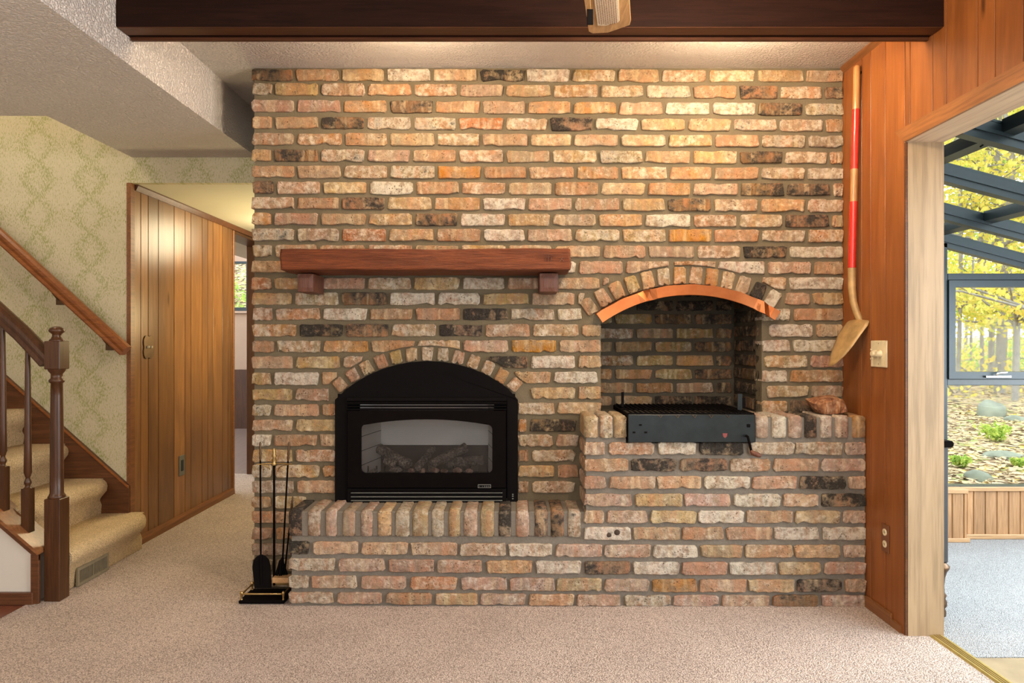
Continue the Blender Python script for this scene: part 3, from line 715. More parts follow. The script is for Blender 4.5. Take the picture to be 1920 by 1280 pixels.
MB().box((fx0-.02, fy0, fz1+.04), (fx1+.02, fy1+.02, fz1+.05)).build('firebox_top', SOOTY, fp)
t = NT('charred_ceramic_log'); v = t.pos((1, 1, 1), False); n = t.noise(v, 110, 4, .6, .5); n2 = t.noise(v, 30, 3)
t.col(t.ramp(t.math('ADD', t.math('MULTIPLY', n, .6), t.math('MULTIPLY', n2, .4)), [(.38, (.05, .04, .034)), (.50, (.15, .125, .105)), (.62, (.40, .34, .28))])).rough(.95, .1); t.bump(n, 1, .01); LOG = t.m
t = NT('ember_stone'); v = t.pos(); n = t.noise(v, 40, 4); t.col(t.ramp(n, [(.4, (.14, .07, .05)), (.6, (.50, .30, .22))])).rough(.95, .1); t.bump(n, 1, .01); EMB = t.m
def rough_tube(pts, r, seed, seg=12, sub=6, amp=.18):
    q = []
    for a, b in zip(pts, pts[1:]):
        for i in range(sub): q.append(Vector(a).lerp(Vector(b), i/sub))
    q.append(Vector(pts[-1])); rs = [r*(1+amp*noise.noise(Vector((i*.5, seed, 0)))) for i in range(len(q))]
    m = MB().tube(q, rs, seg)
    m.v = [tuple(Vector(p)+noise.noise_vector(Vector(p)*38+Vector((seed, 0, 0)))*r*.16) for p in m.v]; return m
for a, b, r, s in (((710, 840, 3.43), (770, 872, 3.36), .024, 1), ((873, 838, 3.45), (806, 872, 3.35), .024, 2), ((812, 842, 3.46), (783, 876, 3.30), .019, 3), ((722, 862, 3.34), (742, 872, 3.33), .022, 4), ((838, 868, 3.42), (905, 862, 3.46), .026, 5)):
    rough_tube([P(*a), P(*b)], r, s).build('log', LOG, fp)
gr = MB()
for u in range(690, 915, 16): gr.tube([P(u, 884, 3.31), P(u, 874, 3.38)], .004, 5)
gr.build('log_grate', BLACK, fp)
for u, v, w_, kk in ((742, 881, .034, 0), (771, 883, .016, 1), (793, 883, .012, 1), (815, 882, .022, 1), (833, 883, .016, 1), (857, 882, .024, 1), (880, 883, .018, 1), (700, 884, .02, 2)):
    m = MB().lathe((0, 0, 0), [(w_*.5, -.010), (w_*.95, -.005), (w_, .004), (w_*.6, .012)], 9); p = P(u, v, 3.29)
    m.v = [tuple(Vector((x, y*.6, z))+noise.noise_vector(Vector((x, y, z))*60+Vector((u, 0, 0)))*.006+p) for x, y, z in m.v]
    m.build('ember_rock', EMB if kk == 1 else LOG, fp)


# ------------------------------------------------------------------ copper arch trim over the barbecue opening
cp = MB(); n = 30; vs = []; fs = []
for i in range(n+1):
    t_ = i/n; th = math.radians(-35+t_*68.5)
    wob = .0015*math.sin(i*1.7)
    A0 = NA; r_up = A0[2]-.001+wob; r_lo = A0[2]-.052-.006*abs(t_-.5)
    s_, c_ = math.sin(th), math.cos(th); dn = .010 if i in (8, 28) else -.006 if i in (9, 27) else 0
    up_ = (A0[0]+r_up*s_, YW+.02, A0[1]+r_up*c_); uf = (A0[0]+r_up*s_, YW-.062+dn, A0[1]+(r_up)*c_-.004)
    lf_ = (A0[0]+(A0[2]-.05)*s_, YW-.066-dn*.7, A0[1]+(A0[2]-.05)*c_-.004); lb = (A0[0]+(A0[2]-.05)*s_, YW-.063, A0[1]+(A0[2]-.052)*c_-.004)
    vs += [up_, uf, lf_, lb, (uf[0], uf[1]+.003, uf[2]-.003)]
for i in range(n):
    a, b = i*5, i*5+5
    fs += [(a, a+1, b+1, b), (a+1, a+2, b+2, b+1), (a+2, a+3, b+3, b+2), (a+3, a+4, b+4, b+3), (a+4, a, b, b+4)]
fs += [(0, 1, 2, 3, 4), (n*5+4, n*5+3, n*5+2, n*5+1, n*5)]
cp.add(vs, fs, False)
copper_o = tag(cp.build('copper_arch_trim', COPPER), 'bent copper strip capping the arch of the barbecue opening', 'copper trim')

# ------------------------------------------------------------------ built-in charcoal grill
gl = thing('charcoal_grill', 'black steel drop-in charcoal grill with crank handle in the brick ledge', 'grill', ((GX0+GX1)/2, 3.1, GZ))
yg = 3.018
MB().bbox((X(1178, yg), yg, Z(829, yg)), (X(1416, yg), yg+.010, Z(777, yg)), .002, 1).build('front_panel', STEEL, gl)
gb = MB().box((GX0+.006, yg+.010, GZ+.003), (GX1-.006, 3.5, GZ+.008))
gb.box((GX0+.006, yg+.01, GZ+.008), (GX0+.012, 3.5, .855)).box((GX1-.012, yg+.01, GZ+.008), (GX1-.006, 3.5, .855)).box((GX0+.012, 3.49, GZ+.008), (GX1-.012, 3.5, .855))
gb.build('firebox_tray', BLACK, gl)
for i in range(24):
    x = GX0+.02+(GX1-GX0-.04)*i/23; MB().tube([(x, yg+.014, .862), (x, 3.48, .862)], .0035, 5).build('grate_bar', BLACK, gl)
for y in (yg+.03, 3.25, 3.46): MB().tube([(GX0+.005, y, .858), (GX1-.005, y, .858)], .005, 6).build('grate_crossbar', BLACK, gl)
hk = MB()
for u in (1238, 1270, 1302, 1333, 1365):
    hk = MB().tube([P(u-4, 777, yg-.001), P(u+1, 783, yg-.004), P(u+4, 778.5, yg-.001)], .0016, 6); hk.build('wire_hook', BRONZE, gl)
for u, v in ((1201, 797), (1189, 811), (1211, 811)): bxp(u-2.5, v-2, u+2.5, v+1, yg-.003, yg+.001, .0005).build('slot', BLACK, gl)
bxp(1401, 795, 1407, 801, yg-.004, yg+.001, .001).build('bolt', BLACK, gl)
t = NT('worn_red_mark'); t.col((.18, .03, .025)).rough(.5)
MB().add([P(1355, 812, yg-.0006), P(1364, 812, yg-.0006), P(1363, 818, yg-.0006), P(1359.5, 821, yg-.0006), P(1356, 818, yg-.0006)], [(0, 1, 2, 3, 4)]).build('red_mark', t.m, gl)
ck = MB().tube([P(1400, 817, yg), P(1400, 817, yg-.02), P(1402, 818, yg-.028), P(1409, 846, yg-.034)], .0055, 8).build('crank_handle', BLACKP, gl)
MB().tube([P(1408, 844, yg-.034), P(1411, 849, yg-.036), P(1422, 853, yg-.05), P(1427, 855, yg-.055)], [.006, .011, .011, .006], 8).build('wooden_grip', CORBEL, ck)
for u, vt, d in ((1168, 735, 3.30), (1387, 738, 3.16)):
    MB().bbox((X(u-3 if u < 1200 else u-4, d), d, .85), (X(u+2 if u < 1200 else u+5, d), d+.006, Z(vt, d)), .001, 1).build('lift_upright', STEEL if u > 1300 else BLACK, gl)
MB().bbox((X(1392, 3.16), 3.16, Z(764, 3.16)), (X(1398, 3.16), 3.17, Z(746, 3.16)), .001, 1).build('lift_bracket', BLACK, gl)

# ------------------------------------------------------------------ petrified wood chunk on the ledge
t = NT('petrified_wood'); v = t.pos((1, 1, 1), False); n = t.noise(v, 30, 5); vz = t.pos((90, 90, 8), False); n2 = t.noise(vz, 1, 3)
t.col(t.mix(t.ramp(n2, [(.4, .6), (.6, 0.0)]), t.ramp(n, [(.35, (.15, .05, .02)), (.5, (.38, .16, .06)), (.65, (.55, .34, .20))]), (.09, .03, .02))).rough(.7, .4); t.bump(t.math('ADD', n, n2), 1, .01)
prf = [(1519, 752), (1530, 748), (1549, 744.5), (1571, 743.5), (1577, 748), (1583, 757), (1585, 770), (1572, 774), (1552, 777), (1535, 777), (1531, 769), (1524, 763)]
m = MB(); vs = []; lay = [(3.14, .80), (3.10, 1.0), (3.12, .98), (3.17, .95), (3.215, .75)]
fr = [(1548, 762)]
yy = [3.085, 3.10, 3.14, 3.18, 3.205]; sc_k = [.80, .97, 1.0, .97, .7]; zk = [-.006, -.004, .0, .004, .002]
for y, k, dz in zip(yy, sc_k, zk):
    for u, v_ in prf:
        x, z = X(1552+(u-1552)*k, 3.13), Z(762+(v_-762)*k, 3.13)+dz
        q = noise.noise_vector(Vector((x*50, y*50, z*50)))*.011
        vs.append((x+q.x, y+q.y, max(.851, z+q.z)))
n = len(prf); fs = [tuple(range(n)), tuple(range(5*n-1, 4*n-1, -1))]
for a in range(4):
    for i in range(n): fs.append((a*n+i, a*n+(i+1) % n, (a+1)*n+(i+1) % n, (a+1)*n+i))
m.add(vs, fs, False); tag(m.build('petrified_wood', t.m), 'jagged orange-brown chunk of petrified wood on the brick ledge', 'rock')

# ------------------------------------------------------------------ fireplace tools
stand = thing('fireplace_tool_stand', 'black and brass tool stand on a square tray beside the hearth', 'fireplace tools', (-1.10, 3.12, 0))
MB().bbox((-1.228, 3.062, .003), (-1.022, 3.215, .018), .004, 1).build('base_tray', BLACKP, stand)
rl = MB()
for z in (.043,):
    rl.tube([(-1.218, 3.075, z), (-1.03, 3.075, z), (-1.03, 3.2, z), (-1.218, 3.2, z), (-1.218, 3.075, z)], .0045, 8)
for x, y in ((-1.218, 3.075), (-1.03, 3.075), (-1.03, 3.2), (-1.218, 3.2)): rl.lathe((x, y, .018), [(.006, 0), (.004, .008), (.007, .025), (.008, .032), (.003, .038)], 10)
rl.build('brass_gallery', BRASS, stand)
MB().tube([P(514, 1097, 3.14), P(514, 872, 3.14)], .0055, 8).build('pole', BLACKP, stand)
MB().lathe(P(514, 872, 3.14), [(.009, 0), (.012, .008), (.006, .014), (.011, .024), (.007, .034), (.012, .044), (.006, .054), (.009, .064), (.004, .078)], 12).build('finial', BRASS, stand)
cr = MB().tube([P(481, 870.5, 3.10), P(500, 869, 3.12), P(514, 868.5, 3.14), P(530, 869, 3.12), P(548, 870, 3.10)], .003, 6)
for s in (-1, 1):
    cr.tube([P(514+s*8, 880, 3.135), P(514+s*10, 876, 3.13), P(514+s*15, 873, 3.12), P(514+s*26, 871, 3.11)], .0025, 6)
    cr.tube([P(514+s*8, 846, 3.14), P(514+s*10, 852, 3.14), P(514+s*7, 862, 3.14), P(514, 866, 3.14)], .0022, 6)
cr.build('crossbar', BRASS, stand)
def tool(name, label, top, bot, extra):
    o = thing(name, label, 'fireplace tool', P(*bot), 'fireplace tools on the stand')
    a, b = P(*top), P(*bot); k = a.lerp(b, .16)
    MB().tube([k, b], .0042, 8).build('shaft', BLACKP, o)
    pts = [a.lerp(k, q/8) for q in range(9)]; MB().tube(pts, [.0025, .0055, .004, .006, .0045, .0065, .0045, .006, .004], 8).build('handle', BRONZE, o)
    extra(o); return o
def sh(o):
    m = MB(); w_ = 19; prf = [(473, 1062), (475, 1050), (481, 1043), (489, 1039), (497, 1042), (504, 1049), (507, 1060), (509, 1102), (477, 1103)]
    m.prism([(X(u, 3.10), Z(v, 3.10)) for u, v in prf], 'y', 3.10, 3.104); m.build('shovel_blade', BLACK, o)
    MB().tube([P(489, 1044, 3.098), P(490, 1095, 3.098)], [.006, .003], 6).build('blade_rib', BLACK, o)
tool('hearth_shovel', 'small black shovel hanging at the front of the tool stand', (488, 828, 3.11), (489, 1046, 3.105), sh)
def br(o):
    MB().bbox(P(510, 1093, 3.085), P(541, 1083, 3.085)+Vector((0, .05, 0)), .003, 2).build('wooden_block', OAK, o)
    m = MB(); rr = random.Random(5); c = P(527, 1050, 3.13)
    for i in range(90):
        a = rr.uniform(0, 6.28); q = rr.random()**.5
        m.tube([c+Vector((math.cos(a)*.008*q, math.sin(a)*.008*q, 0)), c+Vector((math.cos(a)*.034*q, math.sin(a)*.020*q, -.075))], .0018, 3, False)
    m.build('bristles', BLACK, o)['kind'] = 'stuff'
    MB().tube([P(530, 1045, 3.13), P(528, 1056, 3.13)], [.006, .012], 8).build('brush_collar', BLACKP, o)
tool('hearth_brush', 'black bristled hearth brush leaning in the tool stand', (542, 828, 3.12), (530, 1050, 3.13), br)
def pk(o): MB().tube([P(533, 1078, 3.16), P(531, 1088, 3.155), P(527, 1085, 3.15)], [.0045, .004, .001], 6).build('hook', BLACKP, o)
tool('fire_poker', 'thin black poker behind the brush with a short brass tip', (549, 930, 3.17), (533, 1080, 3.16), pk)

# ------------------------------------------------------------------ garden shovel on the panelled wall
sv = thing('garden_shovel', 'long-handled shovel with red-banded wooden handle and bronze-coloured blade', 'shovel', P(1597, 600, 3.1))
def hp(v):   # handle centre at image height v
    ts = [(128, 1606.5, 3.085), (205, 1605, 3.087), (317, 1602, 3.09), (378, 1600.5, 3.092), (502, 1597.5, 3.10), (560, 1598.5, 3.11)]
    for a, b in zip(ts, ts[1:]):
        if v <= b[0]: q = (v-a[0])/(b[0]-a[0]); return P(a[1]+(b[1]-a[1])*q, v, a[2]+(b[2]-a[2])*q)
for a, b, r, mt_, nm in ((128, 205, .0145, HANDLE, 'wooden_handle'), (205, 317, .0152, REDP, 'red_band'), (317, 378, .0155, HANDLE, 'wooden_handle'), (378, 502, .0165, REDP, 'red_band')):
    MB().tube([hp(a)-Vector((0, 0, 0)), hp(b)], r, 14).build(nm, mt_, sv)
MB().lathe(hp(128), [(.0145, 0), (.013, .008), (.006, .013)], 14).build('handle_end', HANDLE, sv)
MB().tube([P(1597.5, 502, 3.10), P(1597.5, 540, 3.105), P(1600, 565, 3.105), P(1606, 585, 3.10), P(1613, 600, 3.095), P(1614, 612, 3.09)], [.0175, .0165, .0155, .0150, .016, .009], 14).build('socket', GOLDSTEEL, sv)
rowsb = [((1589, 604, 3.17), (1610, 596, 3.09), (1631, 601, 3.02)), ((1580, 615, 3.165), (1604, 608, 3.085), (1627, 611, 3.02)), ((1571, 630, 3.16), (1594, 625, 3.075), (1614, 628, 3.02)), ((1563, 650, 3.155), (1583, 645, 3.07), (1600, 648, 3.03)),
         ((1557, 668, 3.15), (1572, 664, 3.08), (1585, 666, 3.04)), ((1556, 678, 3.14), (1564, 677, 3.09), (1572, 678, 3.06)), ((1557, 686, 3.11), (1560, 687, 3.10), (1563, 685, 3.09))]
vs = []; ns = 8
for a, b, c in rowsb:
    A_, B_, C_ = P(*a), P(*b), P(*c)
    B_ = B_+Vector((-.012, .025, 0))
    for i in range(ns+1):
        q = i/ns; vs.append(A_*(1-q)*(1-q)+B_*2*q*(1-q)+C_*q*q)
fs = [(r*(ns+1)+i, r*(ns+1)+i+1, (r+1)*(ns+1)+i+1, (r+1)*(ns+1)+i) for r in range(len(rowsb)-1) for i in range(ns)]
ob = MB().add(vs, fs, True).build('blade', GOLDSTEEL, sv); so = ob.modifiers.new('s', 'SOLIDIFY'); so.thickness = .0022
MB().bbox((XR-.030, 3.08, 2.39), (XR-.001, 3.10, 2.40), .002, 1).build('wall_hook', BLACK, sv)

# ------------------------------------------------------------------ right wall: panelling
def dR(u): return F*XR/(u-960)
yj = 2.745; HDZ = 1.979; CASZ = 2.038
wr = MB().box((XR+.012, yj+.006, 0), (XR+.15, 3.33, CZ)).box((XR+.012, -3, HDZ+.004), (XR+.15, yj+.006, CZ)).box((XR+.012, -3, 0), (XR+.15, .3, HDZ+.004))
GROOVE = plain('dark_groove_backing', (.015, .007, .004), .9, 0, .1)
wallr = struct('wall_right', wr, GROOVE, 'orange-brown vertically panelled wall around the wide sunroom opening', 'wall')
grooves = [3.30, dR(1616), dR(1632.8), dR(1660), dR(1706.5), dR(1748.7), dR(1774.4), dR(1833), dR(1865.8), dR(1918.6)]
rr = random.Random(3); y = grooves[-1]
while y > -2.9: y -= rr.choice([.09, .125, .15, .19]); grooves.append(y)
for a, b in zip(grooves, grooves[1:]):
    def plank(y0, y1, z0, z1):
        g = .0021; m = MB().prism([(XR+.011, y0+g), (XR+.001, y0+g), (XR, y0+g+.0008), (XR, y1-g-.0008), (XR+.001, y1-g), (XR+.011, y1-g)], 'z', z0, z1)
        # small chamfers are part of the outline
        m.build('plank', PANEL_R, wallr, origin=(XR, (y0+y1)/2, (z0+z1)/2))
    if b >= yj or a <= .3: plank(b, a, 0, CZ)
    elif a > yj: plank(yj, a, 0, CZ); plank(b, yj, CASZ, CZ)
    elif b < .3 < a: plank(.3, a, CASZ, CZ); plank(b, .3, 0, CZ)
    else: plank(b, a, CASZ, CZ)
struct('baseboard_right', MB().prism([(XR, 0), (XR, .058), (XR-.006, .056), (XR-.010, .048), (XR-.010, 0)], 'y', 2.83, YH-.001), TRIM, 'thin brown baseboard under the panelling by the hearth', 'baseboard') if False else None
bb = MB(); bb.box((XR-.010, 2.765, 0), (XR-.0005, 2.83, .030)); bb.bbox((XR-.011, 2.83, 0), (XR-.0005, YH-.002, .052), .002, 1)
struct('baseboard_right', bb, TRIM, 'thin brown baseboard under the panelling by the hearth', 'baseboard')
# mitred casing along the header
cs = MB().prism([(yj-.01, HDZ), (yj+.055, CASZ), (-.0, CASZ), (-.0, HDZ)], 'x', XR-.012, XR)
struct('trim_1', cs, TRIM, 'brown mitred casing board along the top of the sunroom opening', 'trim')
struct('trim_2', MB().box((XR-.001, yj-.006, 0), (XR+.008, yj+.004, HDZ)), DARKTRIM, 'dark sliver of trim beside the plywood jamb', 'trim')
jb = MB().box((XR+.008, yj-.008, 0), (XR+.152, yj+.006, HDZ))
struct('trim_3', jb, PLY, 'pale unfinished plywood jamb lining the sunroom opening', 'trim')
struct('trim_4', MB().box((XR-.0, .0, HDZ), (XR+.152, yj+.004, HDZ+.016)), wood('plywood_header', (.40, .27, .17), (.52, .38, .25), 'y', .55, .04, .35, .02), 'pale unfinished plywood lining under the header', 'trim')
# small crown on the panelled wall behind the beam
struct('trim_5', MB().prism([(XR-.018, CZ), (XR-.018, CZ-.010), (XR, CZ-.028), (XR, CZ)], 'y', 2.62, YW), TRIM, 'narrow brown crown trim where panelling meets ceiling', 'trim')
# dimmer plate
def on_right(u, v): d = dR(u); return Vector((XR, d, Z(v, d)))
sp = thing('dimmer_switch', 'ivory three-gang switch plate with round dimmer knobs on the panelling', 'light switch', on_right(1650, 663))
y0, y1, zc = dR(1665), dR(1635), 1.18-.058+.004
MB().bbox((XR-.006, y0, Z(663, (y0+y1)/2)-.057), (XR-.0005, y1, Z(663, (y0+y1)/2)+.057), .003, 2).build('cover_plate', IVORY, sp)
zc = Z(663, (y0+y1)/2)
for q in (.33, .62):
    k = y1-(y1-y0)*q; m = MB().lathe((0, 0, 0), [(.016, 0), (.016, .004), (.013, .006), (.0125, .018), (.010, .020)], 18); o = m.build('dimmer_knob', IVORY, None)
    o.rotation_euler = (0, -math.pi/2, 0); o.location = (XR-.006, k, zc); o.parent = sp; o.matrix_parent_inverse = Matrix.Translation(-Vector(sp.location))
for z_ in (zc+.018, zc-.022): MB().bbox((XR-.012, y1-.014, z_-.004), (XR-.005, y1-.006, z_+.004), .001, 1).build('toggle_switch', IVORY, sp)
for dz in (-.044, .044): MB().box((XR-.0068, (y0+y1)/2-.002, zc+dz-.002), (XR-.0058, (y0+y1)/2+.002, zc+dz+.002)).build('screw', BRASS, sp)
oc = thing('wall_outlet', 'brown outlet plate with two ivory sockets low on the orange panelling', 'outlet', on_right(1660, 1008))
y0, y1 = dR(1668.5), dR(1654); zc = Z(1008, (y0+y1)/2)
MB().bbox((XR-.005, y0, zc-.058), (XR-.0005, y1, zc+.058), .002, 1).build('cover_plate', BROWNPL, oc)
for dz in (-.026, .024):
    s = MB().lathe((0, 0, 0), [(.015, 0), (.015, .002), (.013, .003)], 16).build('socket', IVORY, None); s.rotation_euler = (0, -math.pi/2, 0); s.location = (XR-.005, (y0+y1)/2, zc+dz); s.parent = oc; s.matrix_parent_inverse = Matrix.Translation(-Vector(oc.location))
    sl = MB().box((XR-.0086, (y0+y1)/2-.006, zc+dz-.004), (XR-.0078, (y0+y1)/2-.004, zc+dz+.005)).box((XR-.0086, (y0+y1)/2+.004, zc+dz-.004), (XR-.0078, (y0+y1)/2+.006, zc+dz+.005)); sl.build('slot', BLACK, s) if False else None
    o = sl.build('slot', BLACK, oc)

# ------------------------------------------------------------------ ceiling beam
bx = -1.449
be = MB().box((bx, 2.497, 2.332), (XR, 2.62, CZ)); beam = struct('ceiling_beam', be, BEAM, 'dark stained ceiling beam crossing in front of the brick wall', 'beam')
MB().box((bx+.004, 2.500, 2.3295), (XR-.002, 2.562, 2.3325)).build('underside_board', BEAM2, beam)
MB().bbox((bx+.004, 2.584, 2.320), (XR-.002, 2.600, 2.333), .002, 1).build('edge_moulding', BEAM2, beam)

# ------------------------------------------------------------------ ceiling fan (one blade reaches into view)
fc = Vector((.215, 1.70, 2.25)); fan = thing('ceiling_fan', 'ceiling fan with oak blades and woven cane insets in front of the beam', 'ceiling fan', fc)
MB().lathe((fc.x, fc.y, fc.z), [(.03, -.03), (.09, -.02), (.11, .01), (.11, .07), (.07, .10), (.02, .11), (.02, .19), (.06, .20), (.07, .235)], 24).build('motor_housing', BRASS, fan)
t = NT('woven_cane'); v = t.pos((1, 1, 1), False); CANE = t.m
t.col(t.ramp(t.noise(v, 300, 2), [(.4, (.50, .40, .27)), (.6, (.72, .62, .46))])).rough(.7)
for bi in range(5):
    ang = math.radians(10.5)+bi*2*math.pi/5
    M_ = Matrix.Translation(fc) @ Matrix.Rotation(-ang, 4, 'Z') @ Matrix.Rotation(math.radians(5 if bi == 0 else 0), 4, 'Y')
    prf = [(-.060, .16), (.060, .16), (.068, .30), (.0735, .585), (.070, .61), (-.005, .668), (-.058, .675), (-.0705, .66), (-.068, .30)]
    def tr(m): m.v = [tuple(M_ @ Vector(p)) for p in m.v]; return m
    bl = tr(MB().prism(prf, 'z', -.004, .004)).build('blade', OAK, fan)
    tr(MB().bbox((-.012, .08, -.010), (.012, .22, -.004), .002, 1)).build('blade_iron', BRASS, fan)
    ca = MB().prism([(-.037, .26), (.037, .26), (.037, .575), (.030, .590), (.006, .600), (-.010, .612), (-.037, .610)], 'z', -.0062, -.0042)
    sl_ = MB()
    for i in range(9):
        for j in range(38):
            x = -.032+.0072*i; y = .268+.0088*j+.0044*(i % 2)
            if y < .60-.10*max(0, x)*3: sl_.box((x, y, -.0068), (x+.0040, y+.0036, -.0060))
    sl_ = tr(sl_)
    ca = tr(ca); ca.build('cane_inset', CANE, bl); sl_.build('cane_holes', CORBEL, bl)['kind'] = 'stuff'
pc = thing('fan_pull_chain', 'black fan pull tag on a fine beaded chain', 'pull chain', P(1106.5, 46, 1.9))
MB().tube([P(1106, -12, 1.9), P(1106.5, 17, 1.9)], .0012, 6).build('bead_chain', BRASS, pc)
MB().bbox(P(1100.5, 46, 1.9), P(1112.5, 16.5, 1.9)+Vector((0, .004, 0)), .001, 1).build('tag', BLACK, pc)
MB().tube([P(1106, -12, 1.9), Vector((P(1106, -12, 1.9).x, 1.86, 2.24)), Vector((fc.x, fc.y+.07, 2.235))], .0012, 6).build('chain_top', BRASS, pc)

# ------------------------------------------------------------------ hall: panelled wall
def dH(u): return F*-XP/(960-u)
hw = MB().box((XP-.10, YS+.04, 0), (XP-.012, 5.31, HZ)).box((XP-.18, 5.30, 2.043), (XP-.0, 6.07, HZ))
wallh = struct('wall_hall', hw, GROOVE, 'honey-brown vertically panelled hall wall', 'wall')
gu = [249, 264, 278, 297, 326.5, 347, 358, 379, 389.7, 399.4, 417, 427.5, 434.4]
gy = [YS+.03]+[dH(u) for u in gu[1:]]+[5.31]
for a, b in zip(gy, gy[1:]):
    if b-a < .02: continue
    MB().prism([(XP-.011, a+.003), (XP-.001, a+.003), (XP, a+.004), (XP, b-.004), (XP-.001, b-.003), (XP-.011, b-.003)][::-1], 'z', 0, HZ-.002).build('plank', PANEL_H, wallh, origin=(XP, (a+b)/2, 1.0))
struct('trim_6', MB().box((XP-.02, YS-.006, 0), (XP+.004, YS+.035, HZ)), TRIM, 'brown corner trim between wallpaper and hall panelling', 'trim')
struct('trim_7', MB().prism([(XP, HZ), (XP, HZ-.035), (XP+.008, HZ-.035), (XP+.022, HZ-.008), (XP+.022, HZ)], 'y', YS+.04, 6.06), DARKTRIM, 'dark crown trim along the top of the hall panelling', 'trim')
struct('baseboard_hall', MB().prism([(XP, 0), (XP, .05), (XP+.008, .048), (XP+.018, .030), (XP+.020, 0)], 'y', YS+.01, 5.30), TRIM, 'rounded brown baseboard along the hall panelling', 'baseboard')
# doorway in the hall wall
dr = thing('door_1', 'open doorway with dark wooden casing at the end of the hall', 'doorway', (XP, 5.7, 0), kind='structure')
MB().bbox((XP-.18, 5.29, 0), (XP+.012, 5.315, 2.043), .003, 1).build('door_jamb', TRIM, dr)
MB().bbox((XP-.19, 6.07, 0), (XP+.012, 6.12, 2.08), .003, 1).build('door_jamb', NEWEL, dr)
MB().bbox((XP-.17, 5.315, 2.020), (XP+.010, 6.07, 2.043), .003, 1).build('door_head', NEWEL, dr)
# rest of hall and the room seen through the doorway
struct('wall_hall_end', MB().box((-2.36, 6.12, 0), (-1.0, 6.2, HZ)), PINKW, 'beige end wall of the hall', 'wall')
struct('floor_bedroom', MB().box((-6, 6.1, -.1), (-2.36, 9.4, 0)).box((-6, 5.33, -.1), (-2.9, 6.1, 0)).box((-6, 3.93, -.1), (XP-.1, 5.33, 0)), HALLFLOOR, 'greyish wood floor of the far room', 'floor')
wx0, wx1, wz0, wz1 = X(425, 9.27), X(466, 9.27), Z(583, 9.27), Z(490, 9.27)
bw = MB().box((-6, 9.27, .80), (wx0, 9.35, 2.5)).box((wx1, 9.27, .80), (-2.2, 9.35, 2.5)).box((wx0, 9.27, .80), (wx1, 9.35, wz0)).box((wx0, 9.27, wz1), (wx1, 9.35, 2.5)).box((-6.1, 3.9, 0), (-6, 9.4, 2.5)).box((-2.36, 6.2, 0), (-2.2, 9.27, 2.5))
struct('wall_bedroom', bw, PINKW, 'pinkish-beige far wall seen through the hall doorway', 'wall')
struct('wall_wainscot', MB().box((-6, 9.25, 0), (-2.36, 9.35, .80)), NEWEL, 'dark wooden wainscot below the far window', 'wainscot')
w2 = thing('window_2', 'small dark-framed window in the far room', 'window', ((wx0+wx1)/2, 9.3, wz0), kind='structure')
ring_prism([(wx0, wz0), (wx1, wz0), (wx1, wz1), (wx0, wz1)], [(wx0+.03, wz0+.05), (wx1-.03, wz0+.05), (wx1-.03, wz1-.03), (wx0+.03, wz1-.03)], 9.26, 9.32).build('window_frame', ALU, w2)
MB().box((wx0+.03, 9.29, wz0+.05), (wx1-.03, 9.295, wz1-.03)).build('glass_pane', GLASS, w2)
MB().box((wx0-.1, 9.23, wz0-.03), (wx1+.1, 9.27, wz0)).build('window_sill', PINKW, w2)
# ornate switch plate and outlet on the hall panelling
def on_hall(u, v): d = dH(u); return Vector((XP, d, Z(v, d)))
hs = thing('hall_light_switch', 'scalloped antique bronze switch plate on the hall panelling', 'light switch', on_hall(277.5, 650.5))
yc, zc = hs.location.y, hs.location.z; a_, b_ = .058, .066
prf = []
for i in range(48):
    q = 2*math.pi*i/48; s_, c_ = math.sin(q), math.cos(q); k = 1/max(abs(c_), abs(s_)*1.0)
    k = min(k, 1.27); k *= 1-.05*math.cos(8*q); prf.append((yc+c_*k*a_*.92, zc+s_*k*b_*1.0))
MB().prism(prf, 'x', XP+.0005, XP+.006).build('cover_plate', BRONZE, hs)
for q in (-.018, .018): MB().bbox((XP+.005, yc+q-.004, zc-.006), (XP+.018, yc+q+.004, zc+.008), .001, 1).build('toggle_switch', IVORY, hs)
ho = thing('hall_outlet', 'metal outlet plate low on the hall panelling', 'outlet', on_hall(340, 872))
yc, zc = ho.location.y, ho.location.z
MB().bbox((XP+.0005, yc-.038, zc-.066), (XP+.006, yc+.038, zc+.066), .002, 1).build('cover_plate', LOUVRE, ho)
MB().bbox((XP+.005, yc-.016, zc-.036), (XP+.009, yc+.016, zc+.036), .002, 1).build('socket', ALU, ho)

